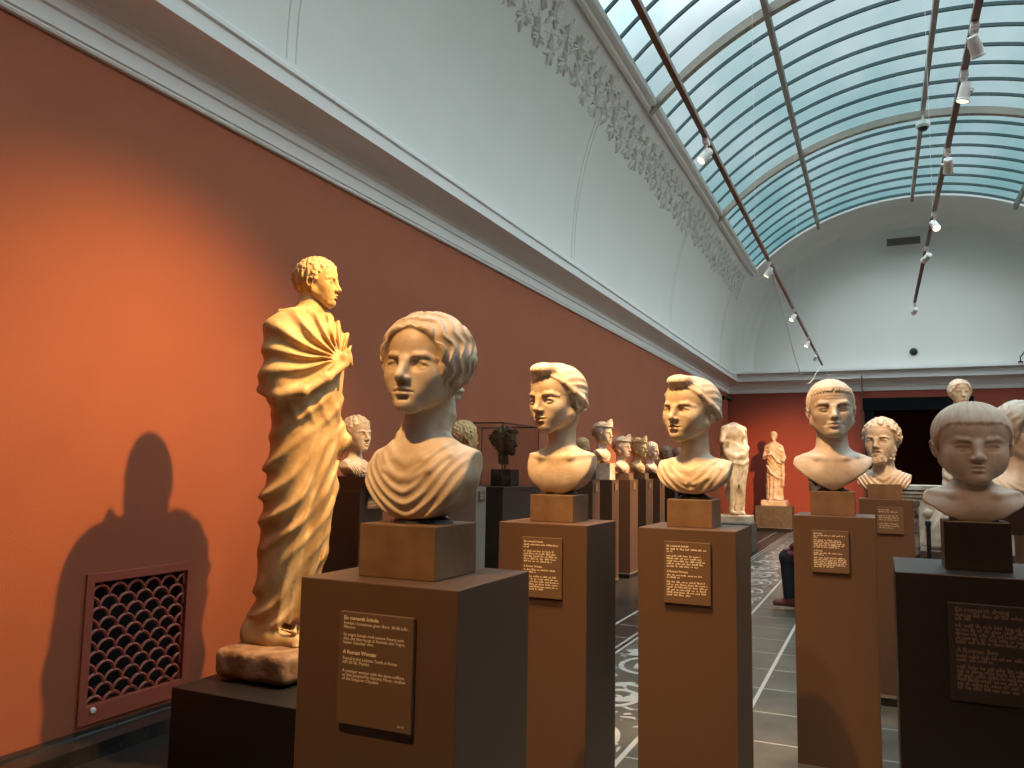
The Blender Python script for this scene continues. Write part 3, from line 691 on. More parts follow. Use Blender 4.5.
# black stone skirting with a ledge
lp = ((0,0),(.16,0),(.16,.075),(.05,.085),(.045,.095),(0,.10))
strip('baseboard_west', lp, [((XW,YS),(1,0)),((XW,YN),(1,0))], 'black')
strip('baseboard_east', lp, [((XE,YS),(-1,0)),((XE,YN),(-1,0))], 'black')
strip('baseboard_north', lp, [((XW,YN),(0,-1)),((DX0-.16,YN),(0,-1))], 'black')
strip('baseboard_northeast', lp, [((DX1+.16,YN),(0,-1)),((XE,YN),(0,-1))], 'black')
# cornice: lip, fascia, cavetto, crown
CP = [(0,3.475),(.022,3.478),(.028,3.490),(.022,3.502),(.034,3.508),(.034,3.590),(.048,3.598),(.048,3.655),(.058,3.668),(.062,3.690)]
for i in range(9):
    a = i/8*PI/2; CP.append((.066+.215*(1-math.cos(a)), 3.695+.075*math.sin(a)))
CP += [(.300,3.770),(.300,3.862),(.318,3.872),(.318,3.900),(.302,3.908),(.292,3.930),(.292,3.955),(.26,3.975),(.20,VB)]
cor = strip('trim_1', CP, [((XW,YS),(1,0)),((XW,YN),(1,-1)),((XE,YN),(-1,-1)),((XE,YS),(-1,0))], 'trim')
# vault: plaster cove up to the glass, then plaster arch before the end walls
def cove(side):
    pts = []
    for i in range(15):
        t = i/14; a = t*R(52); pts.append((t, (1-math.cos(a))/(1-math.cos(R(52))), math.sin(a)/math.sin(R(52))))
    return [(XC+side*(XC-XW-.20-(XC-XW-.20-GH)*u), VB+(GZ-VB)*w) for t,u,w in pts]
def arc(z_off=0, n=40, hw=GH):
    rise = GT-GZ; rad = (GH*GH+rise*rise)/(2*rise); cz = GT-rad; a0 = math.asin(GH/rad)
    return [(XC+rad*math.sin(a), cz+rad*math.cos(a)+z_off) for a in np.linspace(-a0,a0,n)]
bm = bmesh.new()
for side in (-1,1):
    c = cove(side); ys = [YS+(YN-YS)*i/30 for i in range(31)]
    g = [[bm.verts.new((x,y,z)) for x,z in c] for y in ys]
    for a, b in zip(g, g[1:]):
        for k in range(len(c)-1): bm.faces.new((a[k],a[k+1],b[k+1],b[k]))
def plug(y0, y1):
    c = cove(-1)[:-1]+arc()+cove(1)[::-1][1:]; A = arc()
    g = [[bm.verts.new((x,y,z)) for x,z in A] for y in (y0,y1)]
    for k in range(len(A)-1): bm.faces.new((g[0][k],g[0][k+1],g[1][k+1],g[1][k]))
plug(YS, GY0); plug(GY1, YN)
ce = struct(fin('ceiling', bm, 'plaster', smooth=True))
# end lunette with a softly coved edge
prof = cove(-1)[:-1]+arc()+cove(1)[::-1][1:]
def lunette(name, y, s, m):
    bm = bmesh.new(); rings = []
    for ins, d in ((0,.0),(.05,.28),(.14,.45),(.30,.60),(.50,.68),(.75,.70)):
        rings.append([bm.verts.new((XC+(x-XC)*(1-ins*.22), y-s*(.70-d)*1.0, VB+(z-VB)*(1-ins*.20))) for x,z in prof])
    for a, b in zip(rings, rings[1:]):
        for k in range(len(prof)-1): bm.faces.new((a[k],a[k+1],b[k+1],b[k]))
    bm.faces.new(rings[-1]); return struct(fin(name, bm, m, smooth=False))
lunette('wall_north_lunette', YN, 1, 'plaster')
# plain ledge under the lunette
struct(box('trim_2', (XW+.2,YN-.42,VB-.06), (XE-.2,YN,VB), 'trim'))
bm = bmesh.new(); A = arc(); v0 = [bm.verts.new((x,YS+.02,z)) for x,z in prof]; bm.faces.new(v0); struct(fin('wall_south_lunette', bm, 'plaster'))
# edge moulding of the roof opening
bm = bmesh.new()
for side in (-1,1):
    x = XC+side*GH
    bx(bm,(min(x,x-side*.10),GY0-.1,GZ-.05),(max(x,x-side*.10),GY1+.05,GZ+.05),.012)
    bx(bm,(min(x+side*.04,x-side*.02),GY0-.1,GZ-.11),(max(x+side*.04,x-side*.02),GY1+.05,GZ-.02),.012)
struct(fin('trim_3', bm, 'plaster'))
bm = bmesh.new(); A = arc(-.06)
for y in (GY0,GY1):
    g = [[bm.verts.new((x,yy,z+dz)) for x,z in A] for yy,dz in ((y-.06,0),(y+.06,0),(y+.06,.12),(y-.06,.12))]
    for q in range(4):
        a, b = g[q], g[(q+1)%4]
        for k in range(len(A)-1): bm.faces.new((a[k],a[k+1],b[k+1],b[k]))
struct(fin('trim_4', bm, 'trim'))
# the glass and its bars
def sweep_arc(bm, y, w, d, off, n=48):
    A = arc(off,n); B2 = arc(off-d,n)
    g = [[bm.verts.new((x,yy,z)) for x,z in L] for L,yy in ((A,y-w/2),(B2,y-w/2),(B2,y+w/2),(A,y+w/2))]
    for q in range(4):
        a, b = g[q], g[(q+1)%4]
        for k in range(n-1): bm.faces.new((a[k],a[k+1],b[k+1],b[k]))
win = struct(thing('window_1', None, None))
bm = bmesh.new(); A = arc(.0,48); ys = [GY0,GY1]; g = [[bm.verts.new((x,y,z)) for x,z in A] for y in ys]
for k in range(47): bm.faces.new((g[0][k],g[0][k+1],g[1][k+1],g[1][k]))
fin('glass_pane', bm, 'glass', win, smooth=True)
MAIN = [10.40,15.60,5.20]
for y in MAIN:
    bm = bmesh.new(); sweep_arc(bm, y, .11, .13, -.02); fin('arch_rib', bm, 'bar', win)
k = 0; y = GY0+.35
allr = []
for j in range(0,3):
    base = 5.2*(j+1)
    for i in range(1,9): allr.append(base+i*5.2/9)
for i in range(1,9): allr.append(5.2*i/9)
for y in allr:
    if GY0 < y < GY1-.1: bm = bmesh.new(); sweep_arc(bm, y, .035, .05, -.01); fin('glazing_bar', bm, 'thin', win)
rise = GT-GZ; rad = (GH*GH+rise*rise)/(2*rise); cz = GT-rad
for o in (-2.06,0,2.06):
    x = XC+o; z = cz+math.sqrt(rad*rad-o*o); bm = bmesh.new(); bx(bm,(x-.035,GY0,z-.17),(x+.035,GY1,z-.03),.006); fin('purlin', bm, 'bar', win)
# raised panel lines on the cove
def cove_pt(s, side=-1):
    c = cove(side); s = max(0,min(1,s))*(len(c)-1); i = min(int(s),len(c)-2); f = s-i
    return c[i][0]+(c[i+1][0]-c[i][0])*f, c[i][1]+(c[i+1][1]-c[i][1])*f
bm = bmesh.new()
for side in (-1,1):
    for y in (-1.4,3.9,9.2,14.4,19.5):
        for dy in (-.045,.045): tube(bm, [(cove_pt(t/16,side)[0]-side*.0,y+dy,cove_pt(t/16,side)[1]) for t in range(17)], .010, 6)
struct(fin('trim_5', bm, 'plaster'))
# plaster relief: a running vine of leaf sprigs high on the cove
bm = bmesh.new(); rg = random.Random(4)
for side in (-1,):
    def P(s, y, off=.012):
        x, z = cove_pt(s, side); x2, z2 = cove_pt(min(1,s+.02), side); x1, z1 = cove_pt(max(0,s-.02), side)
        t = Vector((x2-x1,0,z2-z1)).normalized(); n = Vector((t.z,0,-t.x))
        if n.x*side > 0: n = -n
        return Vector((x,y,z))+n*off, t, n
    def leaf(s, y, a, L, w):
        p, t, n = P(s, y); d = t*math.sin(a)+Vector((0,1,0))*math.cos(a); q = n.cross(d)
        rows = []
        for i in range(6):
            u = i/5; ww = w*math.sin(PI*min(u*1.0,1)**.8)+.002; c = p+d*(L*u)+n*(.010*math.sin(PI*u))
            rows.append([bm.verts.new(c-q*ww-n*.01), bm.verts.new(c+n*.014), bm.verts.new(c+q*ww-n*.01)])
        for A2, B3 in zip(rows, rows[1:]):
            for k in range(2): bm.faces.new((A2[k],A2[k+1],B3[k+1],B3[k]))
    y = 3.0; S0 = .77
    tube(bm, [P(S0+.035*math.sin(yy*4.2), yy, .0)[0] for yy in np.arange(2.6,20.3,.08)], .011, 5)
    i = 0
    while y < 20.2:
        for up in (1,-1):
            yy = y+(.19 if up < 0 else 0); s0 = S0+up*rg.uniform(.04,.075)
            for k in range(13):
                a = rg.uniform(0,6.28) if k > 6 else (k/6-.5)*4.6+(PI/2 if up > 0 else -PI/2)+rg.uniform(-.2,.2); leaf(s0, yy, a, rg.uniform(.09,.19), rg.uniform(.018,.032))
            p, t, n = P(s0, yy); 
            for k in range(5): leaf(s0, yy, k*1.26+.4, .055, .016)
            tube(bm, [P(S0, yy-.12,.0)[0], P(S0+up*.04, yy-.05,.008)[0], P(s0, yy,.008)[0]], .011, 5)
        y += .36
struct(fin('trim_6', bm, 'plaster'))
# inscription-like stone tablet and round hole on the lunette, hung flush
rl = box('vent_plate', (.36,YN-.36,7.05), (1.10,YN-.30,7.22), 'blockg'); tag(rl, 'small grey slotted vent plate at the top of the end arch', 'vent')
LY = YN-.02
t = thing('speaker_dome', 'small black round fitting on the pale end wall lunette', 'wall fitting', (.88,YN-.02,4.42))
bm = bmesh.new(); lathe(bm,[(.075,0),(.075,.02),(.06,.05),(.03,.07)],20,axis=(0,-1,0)); fin('dome',bm,'blackp',t); bm = bmesh.new(); lathe(bm,[(.09,-.005),(.09,.012),(.08,.014)],20,axis=(0,-1,0)); fin('collar',bm,'blackp',t)
# dark floor-level grille in the west wall
t = thing('wall_vent_grille', 'terracotta fish-scale grille low on the red wall, inside the statue\'s shadow', 'vent grille', (XW,(VY0+VY1)/2,(VZ0+VZ1)/2))
cy0, cz0 = (VY0+VY1)/2, (VZ0+VZ1)/2
bm = bmesh.new(); f0, f1 = .045, .0
for lo, hi in (((-.01,-.345,-.345),(.012,-.298,.345)),((-.01,.298,-.345),(.012,.345,.345)),((-.01,-.345,.30),(.012,.345,.345)),((-.01,-.345,-.39),(.012,.345,-.30))): bx(bm, lo, hi,.003)
fin('frame', bm, 'grille', t)
bm = bmesh.new(); pw, ph = .108, .0545
for r_ in range(12):
    z = -.32+r_*ph
    for c_ in range(-1,7):
        y = -.30+c_*pw+(pw/2 if r_%2 else 0)
        pts = [(-.012, y+pw/2-pw/2*math.cos(a), z+pw*.5*math.sin(a)) for a in np.linspace(0,PI,9)]
        pts = [(p[0],max(-.292,min(.292,p[1])),max(-.302,min(.302,p[2]))) for p in pts]
        if max(p[1] for p in pts)-min(p[1] for p in pts) > .02: tube(bm, pts, .0085, 5)
fin('scale_lattice', bm, 'grille', t)
bm = bmesh.new(); lathe(bm,[(.016,0),(.016,.008),(.010,.012)],14,c=(.012,-.265,-.325),axis=(1,0,0)); o = fin('lock_knob',bm,'lampw',t); o['label'] = 'pale round lock knob'
d = box('duct_box', (-.30,-.295,-.30), (-.05,.295,.30), 'void', t)
# second grille, far left behind the tall statue
t['group'] = 'wall vent grilles'; t2 = thing('wall_vent_grille', 'second terracotta fish-scale grille, glimpsed behind the tall statue', 'vent grille', (XW,4.95,cz0), 0, 'wall vent grilles')
for ch in list(t.children):
    if ch.name.startswith('duct'): continue
    c = ch.copy(); COL.objects.link(c); c.parent = t2
    c.matrix_parent_inverse = ch.matrix_parent_inverse
box('backing', (.0,-.295,-.30), (.004,.295,.30), 'void', t2)
# ------------------------------------------------------------------ track lighting
TX1, TX2, TZ = -1.14, .57, 3.97
def track(name, x, y0, y1, label):
    t = thing(name, label, 'light track', (x,y0,TZ), 0, 'lighting tracks'); L = y1-y0
    bm = bmesh.new(); bx(bm,(-.020,0,.0),(.020,L,.035),.003); bx(bm,(-.015,0,.035),(.015,L,.05)); fin('rail', bm, 'rail', t)
    k = 0; yy = 1.0
    while yy < L:
        bm = bmesh.new(); zt = cz+math.sqrt(max(rad*rad-(x-XC)**2,0))-.05-TZ; tube(bm,[(0,yy,.04),(0,yy,zt)],.0018,5); fin('hanger_wire', bm, 'cable', t); yy += 5.2
    return t
track('lighting_track', TX1, -2.6, 20.3, 'long brown lighting track running over the left row of busts')
track('lighting_track', TX2, -2.6, 13.2, 'shorter brown lighting track hanging over the middle aisle')
def spot(x, y, target, label, power, ang=30, blend=.5, col=(1,.60,.30), warm=True, rad=.03):
    t = thing('track_spotlight', label, 'spotlight', (x,y,TZ), 0, 'track spotlights'); d = (Vector(target)-Vector((x,y,TZ-.12))).normalized()
    bm = bmesh.new(); bx(bm,(-.022,-.05,-.035),(.022,.05,.0),.004); tube(bm,[(0,0,-.03),(0,0,-.10)],.010,8); fin('adapter', bm, 'lampw', t)
    q = Vector((0,0,1)).rotation_difference(d); c = Vector((0,0,-.12))
    bm = bmesh.new(); lathe(bm,[(.015,-.055),(.030,-.05),(.034,-.02),(.036,.05),(.040,.06),(.040,.068),(.034,.069),(.032,.058)],22,c=c,axis=d)
    tube(bm,[c+q@Vector((-.042,0,-.01)),c+q@Vector((-.042,0,.01)),],.012,8)
    fin('lamp_housing', bm, 'lampw', t, smooth=False)
    bm = bmesh.new(); lathe(bm,[(.0315,.058),(.0315,.064)],22,c=c,axis=d); fin('lamp_glass', bm, 'glow', t)
    if power:
        l = bpy.data.lights.new('spot_beam','SPOT'); l.energy = power; l.spot_size = R(ang); l.spot_blend = blend; l.color = col; l.shadow_soft_size = rad
        o = bpy.data.objects.new('spot_beam', l); COL.objects.link(o); o.parent = t; o.location = c+d*.085; o.rotation_euler = d.to_track_quat('-Z','Y').to_euler()
    return t
# ------------------------------------------------------------------ pedestals with their plaques
def letters(name, rows, w, h, parent, loc, rz=0, m='ink'):
    """rows: (text, x, y, size, bold) on a board lying in XZ, facing -Y"""
    bmA = bmesh.new()
    for s, x, z, size, bold in rows:
        cu = bpy.data.curves.new('t','FONT'); cu.body = s; cu.size = size; cu.extrude = .0002; cu.resolution_u = 2
        if bold: cu.offset = size*.022
        o = bpy.data.objects.new('t', cu); me = bpy.data.meshes.new_from_object(o)
        me.transform(Matrix.Translation((x,0,z)) @ Matrix.Rotation(PI/2,4,'X')); bmA.from_mesh(me)
        bpy.data.objects.remove(o); bpy.data.curves.remove(cu); bpy.data.meshes.remove(me)
    me = bpy.data.meshes.new(name); bmA.to_mesh(me); bmA.free()
    return link(name, me, m, parent, loc, (0,0,rz))
def blur_lines(name, seed, W2, rows, parent, loc, rz=0, m='ink'):
    """worn small print that cannot be read: word-long strokes"""
    rg = random.Random(seed); bm = bmesh.new()
    for z, hgt, frac in rows:
        x = 0
        while x < W2*frac:
            L = rg.uniform(.008,.024)
            L = min(L, W2*frac-x)
            k = x
            while k < x+L-.002:
                q = rg.uniform(.0018,.0032); bx(bm,(k,-.0004,z+rg.uniform(0,.1)*hgt),(k+q,0,z+hgt*rg.choice((.6,.62,1.0)))); k += q+.0010
            x += L+.004
    return fin(name, bm, m, parent, loc, (0,0,rz))
def plaque(t, cx, y, ztop, w, h, kind, seed=0, title=('En romersk kvinde','A Roman Woman'), face='S', dim=0):
    """board proud of the pedestal face. face S looks to -Y, E looks to +X"""
    g = bpy.data.objects.new('plaque', None)
    bm = bmesh.new(); bx(bm, (-w/2,-.012,-h), (w/2,0,0), .0015); rz = 0 if face == 'S' else PI/2
    b = fin('plaque', bm, 'plaquek' if dim else 'plaque', t, (cx,y,ztop), (0,0,rz)); bpy.data.objects.remove(g)
    L = -w/2+w*.065; s = w*.062
    if kind == 'full':
        rows = [('En romersk kvinde',L,-h*.068,s,1),('Fundet i Liciniernes grav i Rom. 30-50 e.Kr.',L,-h*.112,s*.80,0),('Marmor',L,-h*.147,s*.80,0),
          ('En yngre kvinde med samme frisure som',L,-h*.215,s*.80,0),('den, der blev brugt af Antonia den Yngre,',L,-h*.25,s*.80,0),('kejser Claudius\' mor.',L,-h*.285,s*.80,0),
          ('A Roman Woman',L,-h*.375,s,1),('Found in the Licinian Tomb in Rome.',L,-h*.428,s*.80,0),('AD 30-50. Marble.',L,-h*.463,s*.80,0),
          ('A younger woman with the same coiffure',L,-h*.540,s*.80,0),('as that adopted by Antonia Minor, mother',L,-h*.575,s*.80,0),('of the Emperor Claudius.',L,-h*.610,s*.80,0),('IN 751',w*.33,-h*.955,s*.5,0)]
        letters('lettering', rows, w, h, b, (0,-.0126,0))
    elif kind == 'head':
        letters('lettering', [(title[0],L,-h*.085,s,1),(title[1],L,-h*.50,s,1)], w, h, b, (0,-.0126,0), m='inkd' if dim else 'ink')
        q = s*.62; rows = [(-h*.135,q,.98),(-h*.175,q,.15)]+[(-h*(.245+.042*i),q,f) for i,f in enumerate((.85,.9,.95,.95,.8))]+[(-h*.555,q,.9),(-h*.595,q,.35)]+[(-h*(.665+.042*i),q,f) for i,f in enumerate((.95,1,1,1,.97,.6))]
        blur_lines('small_print', seed, w*.86, rows, b, (L,-.0122,0), m='inkd' if dim else 'ink')
    else:
        s2 = h*.03; blur_lines('small_print', seed, w*.8, [(-h*(.12+.075*i),s2,f) for i,f in enumerate((.5,.9,.0,.9,.95,.9,.0,.9,.95,.7))], b, (L,-.0122,0))
    return b
def pedestal(x0, x1, y0, y1, h, m, label, group='display pedestals', kick=.05, base='blockg', plq=None, cat='pedestal'):
    cx, cy = (x0+x1)/2, (y0+y1)/2; t = thing('pedestal', label, cat, (cx,cy,0), 0, group); a, b = (x1-x0)/2, (y1-y0)/2
    box('body', (-a,-b,kick+.02), (a,b,h), m, t, .003)
    box('base_strip', (-a-.001,-b-.001,kick), (a+.001,b+.001,kick+.02), 'pedl', t)
    box('kick_base', (-a+.01,-b+.01,0), (a-.01,b-.01,kick), 'blackp', t)
    if plq:
        p = dict(plq); f = p.pop('face','S')
        if f == 'S': plaque(t, p['cx']-cx, -b, p['z'], p['w'], p['h'], p['kind'], p.get('seed',0), p.get('title',('En romersk kvinde','A Roman Woman')), dim=p.get('dim',0))
        else: plaque(t, a, p['cy']-cy, p['z'], p['w'], p['h'], p['kind'], p.get('seed',0), face='E')
    return t
def bust(make, x, y, ztop, headh, label, bm_=None, m='marble', rz=0, zchin=None, block=(.2,.2,.12), xy=1.0, bmat='block', name='marble_bust', stub=(.045,-.9), group='marble portrait busts', bx_off=0, mesh=None):
    """stone block, short neck of dark stone, and the carved portrait whose chin is at zchin"""
    t = thing(name, label, 'bust', (x,y,ztop), 0, group); w, d, h = block
    if h: box('mount_block', (-w/2+bx_off,-d/2,0), (w/2+bx_off,d/2,h), bmat, t, .003)
    if mesh is None: v = make(); v = v[0] if isinstance(v,tuple) else v; mesh = v.mesh('carving', (headh*xy,headh*xy,headh))
    if not mesh.materials: mesh.materials.append(M[m])
    o = bpy.data.objects.new('carving', mesh); COL.objects.link(o); o.parent = t; o.location = (0,0,zchin-ztop); o.rotation_euler = (0,0,rz)
    bm = bmesh.new(); zt = zchin-ztop+stub[1]*headh; r = stub[0]
    lathe(bm, [(r*1.35,h),(r*1.30,h+.008),(r*.85,h+.016),(r*.8,max(zt,h+.03)),(r*1.0,max(zt,h+.03)+.05)], 20, c=(0,.05*headh,0)); fin('support_neck', bm, 'blackp', t)
    return t, mesh
# front row ------------------------------------------------------------------
pedestal(-1.188,-.788,1.477,1.847,1.168,'ped','nearest pedestal, brown front and grey side, with the large plaque about a Roman woman', plq=dict(cx=-.977,z=1.105,w=.186,h=.232,kind='full'))
bust(A_woman,-.989,1.655,1.168,.240,'largest nearest marble head of a woman with wavy centre-parted hair and draped chest', m='marble', zchin=1.168+.372, xy=1.09, block=(.200,.20,.120), rz=0, bx_off=0, stub=(.055,-.99))
pedestal(-1.344,-.984,2.843,3.203,1.212,'ped','narrow brown pedestal directly right of and behind the nearest one, its plaque partly hidden', plq=dict(cx=-1.160,z=1.160,w=.165,h=.222,kind='head',seed=2))
bust(B_woman,-1.165,3.03,1.212,.282,'marble woman with brow roll and small bun, just right of the nearest head', m='marble', zchin=1.212+.352, xy=1.06, block=(.180,.18,.105), stub=(.05,-.88))
pedestal(-.829,-.469,2.979,3.339,1.206,'ped','brown pedestal in the centre carrying the smiling woman, white-lettered plaque near its top', plq=dict(cx=-.643,z=1.160,w=.170,h=.222,kind='head',seed=3))
bust(C_woman,-.655,3.16,1.206,.258,'marble woman with a broad face and small forelock roll, on the centre pedestal', m='marble', zchin=1.206+.326, xy=1.10, block=(.172,.18,.105), stub=(.05,-.76))
pedestal(-.378,-.018,4.112,4.472,1.217,'ped','brown pedestal under the stern bare-chested man', plq=dict(cx=-.215,z=1.150,w=.165,h=.195,kind='head',seed=4,title=('En romer','A Roman')))
bust(D_man,-.205,4.29,1.217,.300,'stern clean-shaven marble man with short combed fringe and bare pointed shoulders', m='marbleg', zchin=1.217+.375, xy=1.08, block=(.200,.18,.115), stub=(.055,-.85))
pedestal(-.115,.195,5.6,5.91,1.262,'ped','brown pedestal of the bearded man, just behind the pedestal of the stern man', base='blockg', plq=dict(cx=.062,z=1.215,w=.150,h=.165,kind='small',seed=5))
bust(E_man,.035,5.75,1.262,.285,'bearded marble man with curly hair and drill-carved beard, behind the stern man', m='marble', zchin=1.262+.235, xy=1.05, block=(.200,.19,.095), stub=(.06,-.62))
pedestal(.033,.433,2.32,2.72,1.172,'pedk','black pedestal at the right edge of the photo with a dim plaque about a boy', plq=dict(cx=.275,z=1.105,w=.255,h=.235,kind='head',seed=6,title=('En romersk dreng','A Roman Boy'),dim=1))
bust(F_boy,.233,2.515,1.172,.216,'marble head of a small boy with bowl-cut fringe on a black block', m='marbleg', zchin=1.172+.232, xy=1.15, block=(.155,.14,.128), bmat='blockk', stub=(.045,-.46))
# right background -------------------------------------------------------------
pedestal(.62,.98,4.45,4.81,1.14,'ped','dark brown pedestal with a small plaque half hidden behind the black one', plq=dict(cx=.74,z=1.07,w=.16,h=.2,kind='small',seed=7))
GB, _ = bust(lambda: simple_bust(11,wave=1,yaw=35,sw=.62),.640,4.63,1.14,.30,'marble woman with thick piled hair looming behind the boy\'s head', m='marbleg', zchin=1.14+.345, block=(.30,.2,.14), bmat='blockk', stub=(.05,-.70))
pedestal(1.30,1.62,6.2,6.52,1.25,'ped','brown pedestal at the far right edge behind the piled-hair woman')
bust(lambda: simple_bust(12,yaw=-20),1.30,6.36,1.25,.30,'warm lit marble bust cut off by the right edge of the photo', m='marbleo', zchin=1.25+.27, block=(.18,.18,.09), stub=(.05,-.66))
# left background --------------------------------------------------------------
pedestal(-3.33,-2.95,4.20,4.46,1.262,'pedk','dark pedestal with small grey side label between tall statue and nearest head', plq=dict(face='E',cy=4.33,z=1.215,w=.12,h=.07,kind='small',seed=8))
tl, _ = bust(lambda: simple_bust(21,yaw=-14,body=1,h=.015),-3.10,4.36,1.262,.235,'curly-haired youth bust in brown shadow, turned right, beside the tall statue', m='marbleg', zchin=1.262+.245, block=(.42,.24,.085), bmat='pedk', stub=(.05,-.66), rz=R(93))
pedestal(-3.30,-2.95,5.80,5.98,1.262,'pedl','slim grey pedestal with a pale label behind the nearest head\'s right shoulder', plq=dict(face='E',cy=5.89,z=1.225,w=.10,h=.075,kind='small',seed=9))
bust(lambda: simple_bust(22,yaw=0),-3.12,5.89,1.262,.28,'marble head almost hidden behind the nearest head, only its crown showing', m='marbleo', zchin=1.262+.26, block=(.2,.16,.08), stub=(.05,-.66), rz=R(150))
# glass case with the bronze head
t = thing('display_case', 'glass case on a dark brown base, thin dark edges, against the red wall', 'display case', (-3.14,6.62,0))
box('case_base', (-.40,-.42,.06), (.24,.42,1.235), 'vit', t, .004); box('plinth_foot', (-.37,-.39,0), (.21,.39,.06), 'blackp', t); box('base_rim', (-.41,-.43,1.235), (.25,.43,1.255), 'vit', t, .003)
cx0,cx1,cy_0,cy_1,cz_1 = -.38,.22,-.40,.40,1.80
for lo,hi in (((cx1-.004,cy_0,1.257),(cx1,cy_1,cz_1)),((cx0,cy_0,1.257),(cx0+.004,cy_1,cz_1)),((cx0+.006,cy_0,1.257),(cx1-.006,cy_0+.004,cz_1)),((cx0+.006,cy_1-.004,1.257),(cx1-.006,cy_1,cz_1)),((cx0,cy_0,cz_1+.001),(cx1,cy_1,cz_1+.005))): box('glass_panel', lo, hi, 'case', t)
bm = bmesh.new()
for x in (cx0,cx1):
    for y in (cy_0,cy_1): tube(bm, [(x,y,1.256),(x,y,cz_1+.004)], .005, 6)
    tube(bm, [(x,cy_0,cz_1+.004),(x,cy_1,cz_1+.004)], .006, 6)
for y in (cy_0,cy_1): tube(bm, [(cx0,y,cz_1+.004),(cx1,y,cz_1+.004)], .006, 6)
fin('edge_frame', bm, 'blackp', t)
def bronze():
    v = Vol((-.55,-.6,-.32),(.55,.68,1.14),.017); face(v,jaw=1.05); cap_hair(v,'short',(.37,.46,.415)); curls(v,31,'short',170,(.04,.065),(.38,.48,.42))
    rg = random.Random(2)
    for i in range(26):
        a = rg.uniform(-2.9,2.9); z = .72+.15*math.cos(a)+rg.uniform(-.05,.05); p = (.42*math.sin(a),.05-.50*math.cos(a),z); v.cap(p,(p[0]*1.12,p[1]*1.1+.06,p[2]+rg.uniform(.02,.12)),.035,.012,.01)
    neck(v,.17,.0,-.22,.19,tend=0); return v
t = thing('bronze_head', 'dark bronze head with leafy curls on a black stand inside the glass case', 'head', (-3.08,6.62,1.256))
me = bronze().mesh('head', .26); me.materials.append(M['bronze']); o = bpy.data.objects.new('head', me); COL.objects.link(o); o.parent = t; o.location = (0,0,.270); o.rotation_euler = (0,0,R(84))
box('stand', (-.10,-.09,0), (.10,.09,.150), 'blackp', t, .003); bm = bmesh.new(); tube(bm,[(0,0,.14),(0,0,.26)],.008,8); fin('pin', bm, 'blackp', t)
# row of pedestals along the wall
ROW = [ (8.85,9.12,'ped','blackp','small worn head, lowest at the near end of the row along the wall',dict(seed=41,yaw=-12),.22,-.03,'marbleo',.12,0),
        (9.60,9.89,'ped','marble','bust wearing a tall diadem, highest of the row along the wall',dict(seed=42,yaw=-6,crown=.9,body=1),.29,.02,'marble',.21,1),
        (10.40,10.78,'ped','block','head with a peaked diadem and drilled side locks, in the row along the wall',dict(seed=43,yaw=-8,crown=.9,wave=0),.29,.0,'marble',.08,1),
        (11.20,11.59,'ped','block','head with a ridged diadem and ochre neck, in the row along the wall',dict(seed=44,yaw=-4,crown=.8),.30,.0,'marbleo',.08,1),
        (12.00,12.30,'ped','blockk','pale curly youth with smooth nose, right of the two diadem heads',dict(seed=45,yaw=-10),.28,-.0,'marbleg',.08,0),
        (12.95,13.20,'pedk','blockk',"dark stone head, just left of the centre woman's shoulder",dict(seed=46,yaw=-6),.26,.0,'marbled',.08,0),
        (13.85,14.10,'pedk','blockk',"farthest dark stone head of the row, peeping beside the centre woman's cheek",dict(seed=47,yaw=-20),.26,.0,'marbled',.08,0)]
for i,(y0,y1,pm,bmat_,lab,kw,hh,dz,mm,bh,cr) in enumerate(ROW):
    pl = ('black-fronted pedestal at the start of the wall row, in front of the red wall','second black-fronted pedestal, carrying the tall diadem bust','brown-fronted pedestal whose pale side reaches the floor, third of the wall row','brown-fronted pedestal between two pale sides, fourth of the wall row','dark maroon pedestal, fifth of the wall row','sixth pedestal of the wall row, mostly hidden by the centre woman','last pedestal of the wall row, hidden behind the centre woman')[i]
    pedestal(-3.40,-3.00,y0,y1,1.29,pm,pl,'pedestals in the row along the red wall',plq=dict(face='E',cy=(y0+y1)/2,z=1.25,w=.11,h=.10,kind='small',seed=50+i))
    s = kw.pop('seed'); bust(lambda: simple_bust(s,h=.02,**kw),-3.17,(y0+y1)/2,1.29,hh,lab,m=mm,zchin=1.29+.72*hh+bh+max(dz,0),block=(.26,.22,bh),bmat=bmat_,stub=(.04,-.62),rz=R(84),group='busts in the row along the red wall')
# grey faces of the wall row seen from the aisle
# statues ----------------------------------------------------------------------
SX, SY = -2.65, 3.20
t = thing('statue_base', 'low black pedestal under the tall draped statue, lower left', 'pedestal', (SX,SY,0))
ZB = .424
box('body', (-.235,-.47,.03), (.60,.40,ZB), 'basek', t, .004); box('kick_base', (-.215,-.45,0), (.58,.38,.03), 'blackp', t)
t = thing('draped_statue', 'tall golden-lit marble statue wrapped in a mantle, before the red wall', 'statue', (SX,SY,ZB))
def plinth(w,d,h,seed):
    v = Vol((-w/2-.05,-d/2-.05,-.02),(w/2+.05,d/2+.05,h+.06),.012); v.box((0,0,h/2),(w/2,d/2,h/2),.03,.01)
    x,y,z = v.grid((slice(None),)*3)
    for i in range(4):
        f = 18*(i+1); v.d += (.006/(i+1)*np.sin(f*x+seed+2*np.sin(f*.7*y))*np.sin(f*y+1.3*seed)*np.sin(f*.8*z+1)).astype(np.float32)
    return v.mesh('plinth')
me = plinth(.42,.48,.130,3); me.materials.append(M['rockm']); o = link('rough_plinth', me, None, t); o.location = (.03,-.05,.012)
me = togatus().mesh('figure', (.82,.86,.955)); me.materials.append(M['marbleo']); o = link('figure', me, None, t); o.location = (.03,0,.125); o.rotation_euler = (0,0,R(90))
